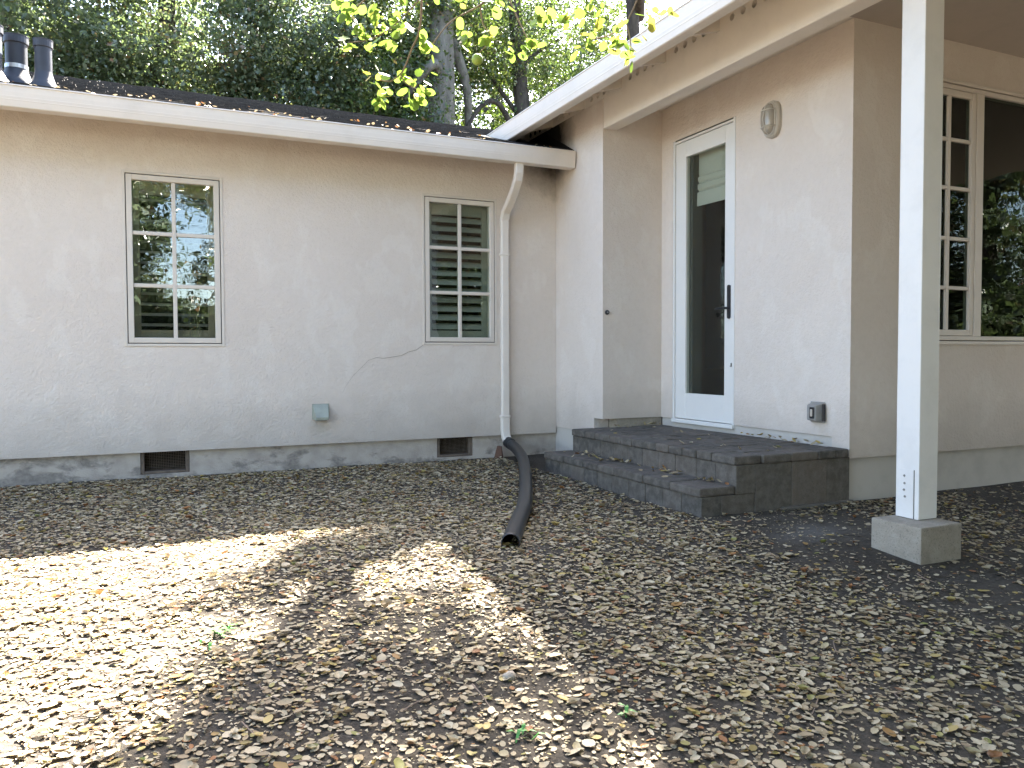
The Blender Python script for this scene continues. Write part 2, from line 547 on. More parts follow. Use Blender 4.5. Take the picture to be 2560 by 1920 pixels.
def mesh_np(name, verts, faces, mat, tone=None, parent=None, smooth=False):
    k = faces.shape[1]
    me = bpy.data.meshes.new(name)
    me.vertices.add(len(verts))
    me.vertices.foreach_set('co', np.asarray(verts, np.float32).ravel())
    me.loops.add(faces.size)
    me.loops.foreach_set('vertex_index', faces.astype(np.int32).ravel())
    me.polygons.add(len(faces))
    me.polygons.foreach_set('loop_start', np.arange(0, faces.size, k, dtype=np.int32))
    if smooth:
        me.polygons.foreach_set('use_smooth', np.ones(len(faces), bool))
    me.update(calc_edges=True)
    if tone is not None:
        at = me.attributes.new('tone', 'FLOAT', 'POINT')
        at.data.foreach_set('value', np.asarray(tone, np.float32))
    me.materials.append(M[mat])
    o = bpy.data.objects.new(name, me)
    COL.objects.link(o)
    if parent is not None:
        o.parent = parent
        o.matrix_parent_inverse = world_of(parent).inverted()
    return o

tag(mesh_np('ground', gv, gf, 'soil', smooth=True), 'bare grey brown soil of the yard under the fallen leaves', None, None, 'structure')

# ------------------------------------------------------------------ the house
YL = 6.874      # plane of the long wall
XP = 3.6        # plane of the pilaster and porch beam
XD = 4.219      # plane of the door wall
YC = 3.845      # plane of the wall with the big window
YR = 5.989      # plane of the recess wall
ZC = 2.21       # porch ceiling
house = thing('house', (2.0, 8.0, -0.98), 'single storey beige stucco house with white gutters and a glazed door', 'house')

W1 = (-0.196, 0.534, 0.094, 1.458)
W2 = (2.240, 2.966, 0.114, 1.474)
V1 = (-0.108, 0.255, -0.93, -0.744)
V2 = (2.374, 2.729, -0.934, -0.748)
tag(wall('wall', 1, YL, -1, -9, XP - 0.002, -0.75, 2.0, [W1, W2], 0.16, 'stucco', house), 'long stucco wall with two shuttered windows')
wall('foundation', 1, YL + 0.030, -1, -9, XP + 0.01, -1.25, -0.753, [(V1[0], V1[1], V1[2], -0.753), (V2[0], V2[1], V2[2], -0.753)], 0.16, 'foundation', house)
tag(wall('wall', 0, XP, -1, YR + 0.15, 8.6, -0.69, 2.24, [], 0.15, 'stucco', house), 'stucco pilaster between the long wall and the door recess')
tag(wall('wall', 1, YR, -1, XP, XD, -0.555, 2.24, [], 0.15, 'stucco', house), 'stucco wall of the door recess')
DR = (4.995, 5.822, -0.62, 1.89)
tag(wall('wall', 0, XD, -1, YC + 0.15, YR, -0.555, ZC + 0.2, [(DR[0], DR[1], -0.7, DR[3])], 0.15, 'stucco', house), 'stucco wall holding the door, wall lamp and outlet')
W3 = (4.85, 6.75, 0.085, 1.93)
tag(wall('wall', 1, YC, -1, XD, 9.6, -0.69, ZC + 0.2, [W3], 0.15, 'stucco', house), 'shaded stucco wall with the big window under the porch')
fm = MB()
fm.box(XP + 0.012, XP + 0.15, YR + 0.012, 8.6, -1.25, -0.693)
fm.build('foundation', 'white_base', house)
fm = MB()
fm.box(XD + 0.014, 9.6, YC + 0.028, YC + 0.15, -1.25, -0.6935)
MB().box(5.055, 5.085, YC + 0.012, YC + 0.0275, -0.86, -0.694).build('anchor_strap', 'black_metal', house, bevel=0.003)
fm.box(XD + 0.014, XD + 0.15, YC + 0.15, YR, -1.25, -0.558)
fm.build('foundation', 'white_base', house)
MB().box(XP + 0.15, XD + 0.013, YR + 0.012, YR + 0.14, -1.25, -0.558).build('foundation', 'block', house)
MB().box(3.62, XD + 0.010, YC - 0.045, YC + 0.012, -1.2, -0.962).build('footing', 'soilcrete', house, bevel=0.01)
# far walls, so that the building closes
MB().box(-9, -8.85, YL + 0.16, 14.4, -1.25, 2.0).build('wall', 'stucco', house)
MB().box(-9, 9.6, 14.4, 14.55, -1.25, 2.0).build('wall', 'stucco', house)
MB().box(9.45, 9.6, YC + 0.15, 14.4, -1.25, 2.2).build('wall', 'stucco', house)
# stucco crack under the second window
cr = [(2.235, 0.105), (2.17, 0.062), (2.10, 0.045), (2.03, 0.012), (1.95, 0.0), (1.87, -0.012), (1.80, -0.005), (1.73, -0.03), (1.66, -0.10), (1.60, -0.155), (1.53, -0.25), (1.50, -0.31)]
cm = MB()
for i in range(len(cr) - 1):
    (xa, za), (xb, zb) = cr[i], cr[i + 1]
    w = 0.0028 * (1 - 0.6 * i / len(cr))
    cm.quad((xa, YL - 0.0025, za - w), (xb, YL - 0.0025, zb - w), (xb, YL - 0.0025, zb + w), (xa, YL - 0.0025, za + w))
cm.build('crack', 'crackm', house)

# ---- windows
def window(axis, plane, n, R, cols, rows, label, glass, parent=house, recess=0.022):
    u0, u1, z0, z1 = R
    e = 0.003
    w = ring(MB(), axis, plane, n, u0 + 0.024, u1 - 0.024, z0 + 0.024, z1 - 0.024, 0.041, 0.004, -0.07).build('window', 'trim', parent, bevel=0.003)
    tag(w, label)
    ring(MB(), axis, plane, n, u0 - 0.004, u1 + 0.004, z0 - 0.004, z1 + 0.004, 0.021, 0.006, -0.06).build('casing', 'trim', w, bevel=0.002)
    ring(MB(), axis, plane, n, u0 + 0.0165, u1 - 0.0165, z0 + 0.0165, z1 - 0.0165, 0.008, -0.009, -0.05).build('seal_gap', 'gap', w)
    gu0, gu1, gz0, gz1 = u0 + 0.065, u1 - 0.065, z0 + 0.065, z1 - 0.065
    mw = 0.030
    d = plane - n * recess
    def bx(m, ua, ub, za, zb, da, db):
        lo, hi = min(plane + n * da, plane + n * db), max(plane + n * da, plane + n * db)
        if axis == 0: m.box(lo, hi, ua, ub, za, zb)
        else: m.box(ua, ub, lo, hi, za, zb)
    cu = [gu0 + (gu1 - gu0) * i / cols for i in range(cols + 1)]
    cz = [gz0 + (gz1 - gz0) * i / rows for i in range(rows + 1)]
    for i in range(1, cols):
        m = MB(); bx(m, cu[i] - mw / 2, cu[i] + mw / 2, gz0, gz1, -0.006, -0.036); m.build('muntin', 'trim', w, bevel=0.003)
    for j in range(1, rows):
        for i in range(cols):
            a = cu[i] + (mw / 2 if i else 0); b = cu[i + 1] - (mw / 2 if i < cols - 1 else 0)
            m = MB(); bx(m, a, b, cz[j] - mw / 2, cz[j] + mw / 2, -0.0075, -0.034); m.build('muntin', 'trim', w, bevel=0.003)
    for i in range(cols):
        for j in range(rows):
            a = cu[i] + (mw / 2 if i else 0); b = cu[i + 1] - (mw / 2 if i < cols - 1 else 0)
            c = cz[j] + (mw / 2 if j else 0); e_ = cz[j + 1] - (mw / 2 if j < rows - 1 else 0)
            m = MB(); bx(m, a, b, c, e_, -recess, -recess - 0.004); m.build('pane', glass, w)
    return w

def shutter(w, R, y, tilt, mat, pitch=0.08, first=0.0, blade=0.078):
    u0, u1, z0, z1 = R[0] + 0.03, R[1] - 0.03, R[2] + 0.03, R[3] - 0.03
    st = 0.085
    f = MB()
    f.box(u0, u0 + st, y, y + 0.028, z0, z1)
    f.box(u1 - st, u1, y, y + 0.028, z0, z1)
    f.box(u0 + st, u1 - st, y, y + 0.028, z0, z0 + 0.10)
    f.box(u0 + st, u1 - st, y, y + 0.028, z1 - 0.13, z1)
    f.build('shutter_frame', mat, w, bevel=0.003)
    a, b = z0 + 0.10, z1 - 0.13
    n = int(round((b - a) / pitch))
    pitch = (b - a) / n
    c, s_ = math.cos(tilt) * blade / 2, math.sin(tilt) * blade / 2
    for k in range(n):
        zc = a + pitch * (k + 0.5)
        t = 0.004
        m = MB()
        m.prism([(y + 0.014 - c, zc - s_), (y + 0.014 - t * math.sin(tilt), zc - t * math.cos(tilt) * 0.2 + 0.004), (y + 0.014 + c, zc + s_), (y + 0.014, zc + 0.010)], 0, u0 + st, u1 - st)
        m.build('louver', mat, w)
    MB().box((u0 + u1) / 2 - 0.006, (u0 + u1) / 2 + 0.006, y - 0.022, y - 0.014, a + 0.03, b - 0.03).build('tilt_rod', mat, w)

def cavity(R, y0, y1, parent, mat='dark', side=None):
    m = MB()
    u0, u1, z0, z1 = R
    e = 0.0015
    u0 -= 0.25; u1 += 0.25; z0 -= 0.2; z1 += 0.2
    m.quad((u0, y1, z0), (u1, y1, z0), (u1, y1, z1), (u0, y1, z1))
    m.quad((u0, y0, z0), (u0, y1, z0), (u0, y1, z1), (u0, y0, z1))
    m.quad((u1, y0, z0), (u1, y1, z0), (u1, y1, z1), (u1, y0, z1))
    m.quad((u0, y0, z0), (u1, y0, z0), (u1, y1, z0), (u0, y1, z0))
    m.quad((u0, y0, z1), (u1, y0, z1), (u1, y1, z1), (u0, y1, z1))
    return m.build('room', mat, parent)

w1 = window(1, YL, -1, W1, 2, 3, 'six pane window reflecting blue sky and trees', 'glass')
shutter(w1, W1, YL + 0.085, math.radians(20), 'louver_shaded')
w2 = window(1, YL, -1, W2, 2, 3, 'six pane window with pale shutter louvers beside the downspout', 'glass')
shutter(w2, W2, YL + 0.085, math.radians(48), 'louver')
cavity(W1, YL + 0.165, YL + 1.4, house)
cavity(W2, YL + 0.165, YL + 1.4, house)

# big window: divided casement, mullion, picture pane
w3 = ring(MB(), 1, YC, -1, W3[0] + 0.02, W3[1] - 0.02, W3[2] + 0.02, W3[3] - 0.02, 0.030, 0.004, -0.07).build('window', 'trim', house, bevel=0.003)
tag(w3, 'wide window with a divided side sash and one large pane')
ring(MB(), 1, YC, -1, W3[0] - 0.012, W3[1] + 0.012, W3[2] - 0.012, W3[3] + 0.012, 0.026, 0.012, -0.06).build('casing', 'trim', w3, bevel=0.003)
MB().box(5.44, 5.516, YC - 0.003, YC + 0.07, W3[2] + 0.05, W3[3] - 0.05).build('mullion', 'trim', w3, bevel=0.003)
ring(MB(), 1, YC, -1, 4.9, 5.437, 0.137, 1.878, 0.044, -0.002, -0.055).build('sash', 'trim', w3, bevel=0.004)
zr = [0.181, 0.48 - 0.013, 0.831 - 0.013, 1.189 - 0.013, 1.53 - 0.013, 1.834]
MB().box(5.150, 5.180, YC + 0.008, YC + 0.036, 0.181, 1.834).build('muntin', 'trim', w3, bevel=0.003)
for (ua, ub) in ((4.944, 5.150), (5.180, 5.393)):
    for k in range(5):
        MB().box(ua, ub, YC + 0.026, YC + 0.030, zr[k] + (0.026 if k else 0), zr[k + 1]).build('pane', 'glass2', w3)
        if k:
            MB().box(ua, ub, YC + 0.0095, YC + 0.034, zr[k], zr[k] + 0.026).build('muntin', 'trim', w3, bevel=0.003)
MB().box(5.516, 6.70, YC + 0.024, YC + 0.029, 0.135, 1.88).build('pane', 'glass2', w3)
cavity(W3, YC + 0.155, YC + 2.0, house)

# ---- crawl space vents
for V, lab in ((V1, 'crawl vent under the first window'), (V2, 'crawl vent near the downspout')):
    f = MB()
    yf = YL + 0.036
    f.box(V[0] + 0.001, V[0] + 0.03, yf, yf + 0.09, V[2] + 0.001, V[3] - 0.011)
    f.box(V[1] - 0.03, V[1] - 0.001, yf, yf + 0.09, V[2] + 0.001, V[3] - 0.011)
    f.box(V[0] + 0.03, V[1] - 0.03, yf, yf + 0.09, V[2] + 0.001, V[2] + 0.022)
    cv = tag(f.build('crawl_vent', 'oldwood', house, bevel=0.003), lab)
    s_ = MB()
    k = V[0] + 0.04
    while k < V[1] - 0.032:
        s_.box(k, k + 0.0025, yf + 0.05, yf + 0.053, V[2] + 0.022, V[3] - 0.012)
        k += 0.0127
    k = V[2] + 0.03
    while k < V[3] - 0.015:
        s_.box(V[0] + 0.031, V[1] - 0.031, yf + 0.0535, yf + 0.056, k, k + 0.0025)
        k += 0.0127
    s_.build('screen', 'oldwood', cv)
    cavity((V[0], V[1], V[2], V[3]), YL + 0.185, YL + 0.7, house)

# ---- door
jm = MB()
jm.box(XD - 0.004, XD + 0.12, DR[0] + 0.002, DR[0] + 0.026, DR[2] + 0.04, DR[3] - 0.002)
jm.box(XD - 0.004, XD + 0.12, DR[1] - 0.034, DR[1] - 0.008, DR[2] + 0.04, DR[3] - 0.002)
jm.box(XD - 0.004, XD + 0.12, DR[0] + 0.026, DR[1] - 0.034, DR[3] - 0.032, DR[3] - 0.014)
door = tag(jm.build('door', 'door', house, bevel=0.002), 'white painted door with one tall glass pane')
g = MB()
g.box(XD + 0.004, XD + 0.10, DR[1] - 0.0078, DR[1] - 0.0002, DR[2] + 0.04, DR[3] - 0.001)
g.box(XD + 0.004, XD + 0.10, DR[0] + 0.027, DR[1] - 0.035, DR[3] - 0.0135, DR[3] - 0.001)
g.build('caulk_gap', 'gap', door)
lf = MB()
yl, yr_, zb, zt = DR[1] - 0.038, DR[0] + 0.030, -0.548, DR[3] - 0.036
gl, gr, gb, gt = 5.643, 5.127, -0.325, 1.718
lf.box(XD + 0.006, XD + 0.05, gl, yl, zb, zt)
lf.box(XD + 0.006, XD + 0.05, yr_, gr, zb, zt)
lf.box(XD + 0.006, XD + 0.05, gr, gl, zb, gb)
lf.box(XD + 0.006, XD + 0.05, gr, gl, gt, zt)
leafo = lf.build('door_leaf', 'door', door, bevel=0.0025)
MB().box(XD + 0.024, XD + 0.030, gr, gl, gb, gt).build('glass', 'glassd', door)
MB().box(XD - 0.02, XD + 0.12, DR[0] + 0.004, DR[1] - 0.01, -0.588, -0.553).build('sill', 'door', door, bevel=0.004)
hd = MB()
hy = 5.066
pl = [(hy + 0.017 * math.cos(a), (0.553 if math.sin(a) > 0 else 0.314) + 0.017 * math.sin(a)) for a in [k * math.pi / 8 + 0.001 for k in range(16)]]
hd.prism(pl, 0, XD - 0.006, XD + 0.0055)
hd.tube([(XD - 0.004, hy, 0.383), (XD - 0.05, hy, 0.383)], 0.010, 10)
hd.tube([(XD - 0.05, hy - 0.008, 0.383), (XD - 0.052, hy + 0.06, 0.383), (XD - 0.047, hy + 0.115, 0.381)], [0.010, 0.009, 0.008], 8)
hd.build('handle', 'black_metal', door, bevel=0.0)
lk = MB()
lk.lathe([(0.0, -0.022), (0.014, -0.02), (0.02, -0.008), (0.02, 0.0)], (XD + 0.06, 5.19, 0.335), 'X', 12)
lk.build('inner_latch', 'black_metal', door, smooth=True)
ct = MB()
ct.box(XD - 0.003, XD + 0.0058, 5.022, 5.046, -0.09, -0.078)
ct.box(XD - 0.010, XD + 0.0058, 5.024, 5.030, -0.078, -0.058)
ct.build('catch', 'screw', door)
# folded fabric shade behind the glass
fs = MB()
prof = [(0.11, 1.80), (0.112, 1.56), (0.118, 1.545), (0.10, 1.53), (0.104, 1.50), (0.118, 1.485), (0.098, 1.47), (0.10, 1.43), (0.118, 1.415), (0.096, 1.40), (0.092, 1.30), (0.094, 1.285)]
for i in range(len(prof) - 1):
    (xa, za), (xb, zb_) = prof[i], prof[i + 1]
    fs.quad((XD + xa, 5.08, za), (XD + xa, 5.60, za + 0.01), (XD + xb, 5.60, zb_ + 0.008), (XD + xb, 5.08, zb_))
fs.build('fabric_shade', 'fabric', door)
rm = MB()
x0, x1, y0, y1, z0, z1 = XD + 0.155, XD + 3.0, YC + 0.6, YR + 0.9, -0.62, 2.19
rm.quad((x1, y0, z0), (x1, y1, z0), (x1, y1, z1), (x1, y0, z1))
rm.quad((x0, y0, z0), (x1, y0, z0), (x1, y0, z1), (x0, y0, z1))
rm.quad((x0, y0, z0), (x1, y0, z0), (x1, y1, z0), (x0, y1, z0))
rm.quad((x0, y0, z1), (x1, y0, z1), (x1, y1, z1), (x0, y1, z1))
rm.quad((x0, y1, z0), (x1, y1, z0), (x1, y1, z1), (x0, y1, z1))
rm.build('room', 'room', house)
MB().box(XD + 0.05, XD + 0.15, 5.60, 5.64, -0.5, 1.75).build('inner_jamb', 'roomside', door)

# ---- eaves, roof
SL = 0.333
def zl(y): return 1.897 + SL * (y - 6.5)
def zr_(x): return 2.232 + SL * (x - 3.16)
rf = MB()
poly = [(-9.4, 6.5), (3.588, 6.5), (3.588, 7.93), (6.36, 10.7), (-9.4, 10.7)]
n_ = len(poly)
rf.add([(x, y, zl(y)) for x, y in poly] + [(x, y, zl(y) - 0.045) for x, y in poly],
       [tuple(range(n_)), tuple(range(n_, 2 * n_))[::-1]] + [(i, (i + 1) % n_, n_ + (i + 1) % n_, n_ + i) for i in range(n_)])
roof = tag(rf.build('roof', 'shingle', house), 'low dark shingle roof behind the long gutter')
rb = MB()
rb.add([(-9.4, 10.7, zl(10.7)), (9.6, 10.7, zl(10.7)), (9.6, 15.0, zl(10.7) - 1.43), (-9.4, 15.0, zl(10.7) - 1.43),
        (-9.4, 10.7, zl(10.7) - .045), (9.6, 10.7, zl(10.7) - .045), (9.6, 15.0, zl(10.7) - 1.475), (-9.4, 15.0, zl(10.7) - 1.475)],
       [(0, 1, 2, 3), (4, 7, 6, 5), (0, 4, 5, 1), (1, 5, 6, 2), (2, 6, 7, 3), (3, 7, 4, 0)])
rb.build('roof', 'shingle', house)
sh = MB()
row = 0
y = 6.5
while y < 10.6:
    x = -2.6 - rnd.random() * 0.3
    xm = 3.5 if y < 7.8 else min(3.5 + (y - 7.8) * 0.95, 6.0)
    while x < xm:
        w = rnd.choice([0.14, 0.18, 0.22, 0.3])
        t = rnd.choice([0.006, 0.008, 0.014, 0.016])
        za, zb_ = zl(y), zl(y + 0.15)
        x2 = min(x + w - 0.006, xm)
        if x2 > x + 0.03:
            yj = y - rnd.random() * 0.01
            sh.add([(x, yj, za + 0.001), (x2, yj, za + 0.001), (x2, yj, za + t), (x, yj, za + t), (x2, y + 0.15, zb_ + 0.002), (x, y + 0.15, zb_ + 0.002)],
                   [(0, 1, 2, 3), (3, 2, 4, 5), (0, 3, 5), (1, 4, 2)])
        x += w
    y += 0.14
tag(sh.build('shingle', 'shingle', roof), None, None, None, 'stuff')

r2b = MB()
ya, yb, xa, xb = -4.5, 8.9, 3.16, 9.9  # roof carried on past the camera to darken the ground below
r2b.add([(xa, ya, zr_(xa)), (xb, ya, zr_(xb)), (xb, 12.9, zr_(xb)), (6.4, 10.9, zr_(6.4)), (xa, yb - 1.2, zr_(xa)),
         (xa, ya, zr_(xa) - .04), (xb, ya, zr_(xb) - .04), (xb, 12.9, zr_(xb) - .04), (6.4, 10.9, zr_(6.4) - .04), (xa, yb - 1.2, zr_(xa) - .04)],
        [(0, 1, 2, 3, 4), (9, 8, 7, 6, 5)] + [(i, (i + 1) % 5, 5 + (i + 1) % 5, 5 + i) for i in range(5)])
tag(r2b.build('roof', 'wood', house), 'painted underside of the porch roof overhang')
r3 = MB()
r3.quad((xa, ya, zr_(xa) + .012), (xb, ya, zr_(xb) + .012), (xb, 12.9, zr_(xb) + .012), (xa, 7.6, zr_(xa) + .012))
r3.build('roof', 'shingle', house)
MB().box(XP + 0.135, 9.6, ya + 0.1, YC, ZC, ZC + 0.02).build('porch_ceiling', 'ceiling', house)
MB().box(XP + 0.135, XD, YC, YR, ZC, ZC + 0.02).build('porch_ceiling', 'wood', house)

# long gutter on the low eave
def gut_prof(d, h):
    return [(0.0, h), (-0.007, h - 0.002), (-0.009, h - 0.010), (-0.002, h - 0.014), (0.0, h - 0.055), (0.0035, h * 0.46), (0.0, h * 0.455), (0.012, 0.006), (0.020, 0.0), (d, 0.0), (d, h - 0.01), (d - 0.004, h - 0.01), (d - 0.004, 0.004), (0.022, 0.004), (0.003, 0.05), (0.003, h - 0.012)]
GY = 6.45
pr = gut_prof(0.10, 0.157)
g1 = MB()
g1.prism([(GY + a, 1.739 + b) for a, b in pr], 0, -9.3, 3.585)
go = tag(g1.build('gutter', 'gutter', house), 'long white gutter along the low eave')
for k in range(18):
    MB().box(-1.9 + k * 0.6, -1.885 + k * 0.6, GY + 0.004, GY + 0.097, 1.875, 1.880).build('gutter_strap', 'gutter', go)
MB().prism([(GY + a, 1.739 + b) for a, b in [(0.001, 0.155), (0.001, 0.05), (0.014, 0.007), (0.099, 0.005), (0.099, 0.15)]], 0, 3.580, 3.5835).build('end_cap', 'gutter', go)
MB().box(-9.3, 3.588, GY + 0.101, GY + 0.14, 1.755, 1.885).build('fascia_board', 'wood', house)
g2 = MB()
g2.prism([(3.10 + a, 2.063 + b) for a, b in gut_prof(0.075, 0.166)], 1, -4.5, 7.75)
go2 = tag(g2.build('gutter', 'gutter', house), 'white gutter of the porch roof running down to the low roof')
MB().box(3.176, 3.215, -4.5, 7.7, 2.075, 2.205).build('fascia_board', 'wood', house)
# rafters and blocking with vent holes
r_y = [4.427 + 0.625 * k for k in range(-14, 6)]
for yk in r_y:
    m = MB()
    m.prism([(3.216, zr_(3.216) - 0.043), (3.216, zr_(3.216) - 0.118), (XP + 0.001, zr_(XP) - 0.138), (XP + 0.001, zr_(XP) - 0.043)], 1, yk, yk + 0.038)
    m.build('rafter', 'wood', house, bevel=0.002)
hole = 0.0245
for k in range(len(r_y) - 1):
    ya_, yb_ = r_y[k] + 0.038, r_y[k + 1]
    zc_, z0_, z1_ = 2.284, 2.234, zr_(XP) - 0.044
    m = MB()
    hs = [yb_ - 0.128 - 0.108 * i for i in range(4)]
    seg = 16
    edges = [yb_] + [(hs[i] + hs[i + 1]) / 2 for i in range(3)] + [ya_]
    edges = [yb_, hs[0] + 0.054] + [hs[i] - 0.054 for i in range(4)] + [ya_]
    x_ = XP - 0.0065
    m.quad((x_, edges[0], z0_), (x_, edges[1], z0_), (x_, edges[1], z1_), (x_, edges[0], z1_))
    m.quad((x_, edges[5], z0_), (x_, edges[6], z0_), (x_, edges[6], z1_), (x_, edges[5], z1_))
    for i, h in enumerate(hs):
        a, b = h - 0.054, h + 0.054
        outer, inner = [], []
        for q in range(seg):
            an = 2 * math.pi * q / seg + math.pi / 4
            c, s_ = math.cos(an), math.sin(an)
            inner.append((x_, h + hole * c, zc_ + hole * s_))
            sc = 1 / max(abs(c), abs(s_))
            oy = 0.054 * c * sc
            oz = s_ * sc
            outer.append((x_, h + oy, zc_ + (oz * (z1_ - zc_) if oz > 0 else oz * (zc_ - z0_))))
        deep = [(x_ + 0.04, p[1], p[2]) for p in inner]
        m.add(outer + inner + deep, [(q, (q + 1) % seg, seg + (q + 1) % seg, seg + q) for q in range(seg)] +
              [(seg + q, seg + (q + 1) % seg, 2 * seg + (q + 1) % seg, 2 * seg + q) for q in range(seg)])
    bl = m.build('eave_block', 'wood', house)
    d = MB()
    d.quad((x_ + 0.041, ya_, z0_), (x_ + 0.041, yb_, z0_), (x_ + 0.041, yb_, z1_), (x_ + 0.041, ya_, z1_))
    d.build('vent_cavity', 'dark', bl)
# porch beam
MB().box(XP - 0.004, XP + 0.134, -4.4, YR - 0.014, 1.974, 2.241).build('beam', 'wood', house, bevel=0.005)
# roofing felt at the roof corner, its black also standing in for shade
fl = MB()
pf = [(6.50, 1.88), (8.5, 2.54), (8.5, 2.60), (7.3, 2.38), (7.05, 2.20), (6.9, 2.12), (6.7, 2.02), (6.50, 1.915)]
fl.add([(XP - 0.004, a, b) for a, b in pf] + [(XP - 0.001, a, b) for a, b in pf], [tuple(range(8)), tuple(range(8, 16))[::-1]] + [(i, (i + 1) % 8, 8 + (i + 1) % 8, 8 + i) for i in range(8)])
fl.build('flashing_and_shade', 'felt', house)
vf = MB()
vf.add([(3.02, 6.60, zl(6.60) + .018), (3.59, 6.53, zl(6.53) + .018), (3.59, 7.9, zl(7.9) + .018), (3.02, 7.5, zl(7.5) + .018)], [(0, 1, 2, 3)])
vf.build('valley_flashing', 'felt', house)

# ------------------------------------------------------------------ paved porch steps
steps = thing('porch_steps', (3.5, 4.9, -0.98), 'two tier porch steps of grey brown concrete pavers below the door', 'steps')
def paver(name, x0, x1, y0, y1, z0, z1, bev=0.005):
    return MB().box(x0, x1, y0, y1, z0, z1).build(name, 'paver', steps, bevel=bev, segs=2)
PX, PY0, PY1, PZ = 3.262, YC - 0.008, 5.925, -0.622
SX, SZ = 3.0, -0.802
J = 0.003
def run(a, b, lens):
    out, y = [], a
    while y < b - 0.02:
        w = rnd.choice(lens)
        if b - (y + w) < 0.09: w = b - y
        out.append((y, min(y + w, b)))
        y += w
    return out
# platform: nosing course, field, risers
for a, b in run(PY0, PY1, [0.155, 0.23, 0.31]):
    paver('cap_paver', PX - 0.012 + rnd.uniform(-.003, .003), PX + 0.20, a + J, b - J, PZ - 0.055, PZ + rnd.uniform(-.002, .002), 0.012)
for a, b in run(PX + 0.203, XD - 0.02, [0.155, 0.23]):
    paver('cap_paver', a + J, b - J, PY0 - 0.012, PY0 + 0.16, PZ - 0.055, PZ + rnd.uniform(-.002, .002), 0.012)
x = PX + 0.203
for wx in (0.155, 0.23, 0.155, 0.19):
    x2 = min(x + wx, XD + 0.012)
    for a, b in run(PY0 + 0.163, PY1 if x2 > XP else PY1, [0.155, 0.23, 0.31, 0.155]):
        paver('paver', x + J, x2 - J, a + J, b - J, PZ - 0.05, PZ + rnd.uniform(-.004, .003), 0.004)
    x = x2
for a, b in run(PY0, PY1, [0.2, 0.2, 0.23]):
    paver('riser_block', PX + rnd.uniform(0, .004), PX + 0.15, a + J / 2, b - J / 2, SZ - 0.056, PZ - 0.057, 0.004)
for a, b in run(PX + 0.15, XD, [0.3, 0.3]):
    paver('riser_block', a + J / 2, b - J / 2, PY0 + rnd.uniform(0, .004), PY0 + 0.14, -1.08, PZ - 0.057, 0.004)
# lower step
SY0, SY1 = YC - 0.006, 5.93
for a, b in run(SY0, SY1, [0.31, 0.31, 0.23, 0.36]):
    paver('cap_paver', SX - 0.012 + rnd.uniform(-.003, .003), PX - 0.0035, a + J, b - J, SZ - 0.055, SZ + rnd.uniform(-.002, .002), 0.013)
for a, b in run(SY0 + 0.004, SY1, [0.2, 0.2, 0.23]):
    paver('riser_block', SX + rnd.uniform(0, .004), SX + 0.15, a + J / 2, b - J / 2, -1.12, SZ - 0.057, 0.004)
paver('riser_block', SX + 0.152, PX + 0.148, SY0 + 0.004, SY0 + 0.14, -1.12, SZ - 0.057, 0.004)
MB().box(SX + 0.16, XD + 0.01, PY0 + 0.15, PY1 - 0.004, -1.1, SZ - 0.06).build('core_fill', 'block', steps)
MB().box(PX + 0.16, XD + 0.01, PY0 + 0.15, PY1 - 0.004, SZ - 0.06, PZ - 0.06).build('core_fill', 'block', steps)

# ------------------------------------------------------------------ porch post on its pier
pier = MB().box(3.458, 3.758, 2.702, 3.002, -1.16, -0.86).build('concrete_pier', 'block', bevel=0.008, segs=2)
tag(pier, 'square rough concrete pier block under the porch post', 'pier block')
post = thing('porch_post', (3.67, 2.9, -0.86), 'tall square white wooden post standing on the concrete block', 'post')
MB().box(3.6, 3.74, 2.83, 2.97, -0.858, 1.973).build('shaft', 'post', post, bevel=0.006, segs=2)
MB().box(3.5985, 3.5998, 2.862, 2.946, -0.856, -0.60).build('base_strap', 'post', post, bevel=0.0004)
MB().box(3.5992, 3.5999, 2.8555, 2.8605, -0.856, -0.60).build('strap_gap', 'gap', post)
for zz in (-0.635, -0.675, -0.71, -0.745):
    MB().lathe([(0.0, -0.005), (0.005, -0.0045), (0.0065, -0.001), (0.007, 0.0)], (3.5986, 2.915 + rnd.uniform(-.004, .004), zz), 'X', 8).build('bolt', 'screw', post)

# ------------------------------------------------------------------ wall fixtures
lamp = thing('wall_lamp', (XD, 4.573, 1.745), 'beige oval bulkhead lamp with wire guard on the door wall', 'lamp')
def oval(hw, hh, n=28):
    return [(4.573 + math.copysign(abs(math.cos(t)) ** 0.75, math.cos(t)) * hw, 1.745 + math.copysign(abs(math.sin(t)) ** 0.75, math.sin(t)) * hh) for t in [2 * math.pi * k / n for k in range(n)]]
def loft(m, rings, x_list, close=True):
    n = len(rings[0]); o = len(m.v)
    for r, xx in zip(rings, x_list):
        m.v += [(xx, a, b) for a, b in r]
    for i in range(len(rings) - 1):
        for k in range(n):
            m.f.append((o + i * n + k, o + i * n + (k + 1) % n, o + (i + 1) * n + (k + 1) % n, o + (i + 1) * n + k))
    if close: m.f.append(tuple(o + (len(rings) - 1) * n + k for k in range(n)))
    return m
loft(MB(), [oval(.082, .135), oval(.082, .135), oval(.074, .127), oval(.066, .119)], [XD - .001, XD - .030, XD - .044, XD - .045]).build('base', 'lampbody', lamp, smooth=False)
loft(MB(), [oval(.062, .112), oval(.060, .108), oval(.048, .092), oval(.025, .06)], [XD - .0455, XD - .06, XD - .085, XD - .095]).build('lens', 'lens', lamp, smooth=True)
gm = MB()
rr = oval(.064, .116)
gm.tube([(XD - .050, a, b) for a, b in rr] + [(XD - .050,) + rr[0]], 0.0055, 6)
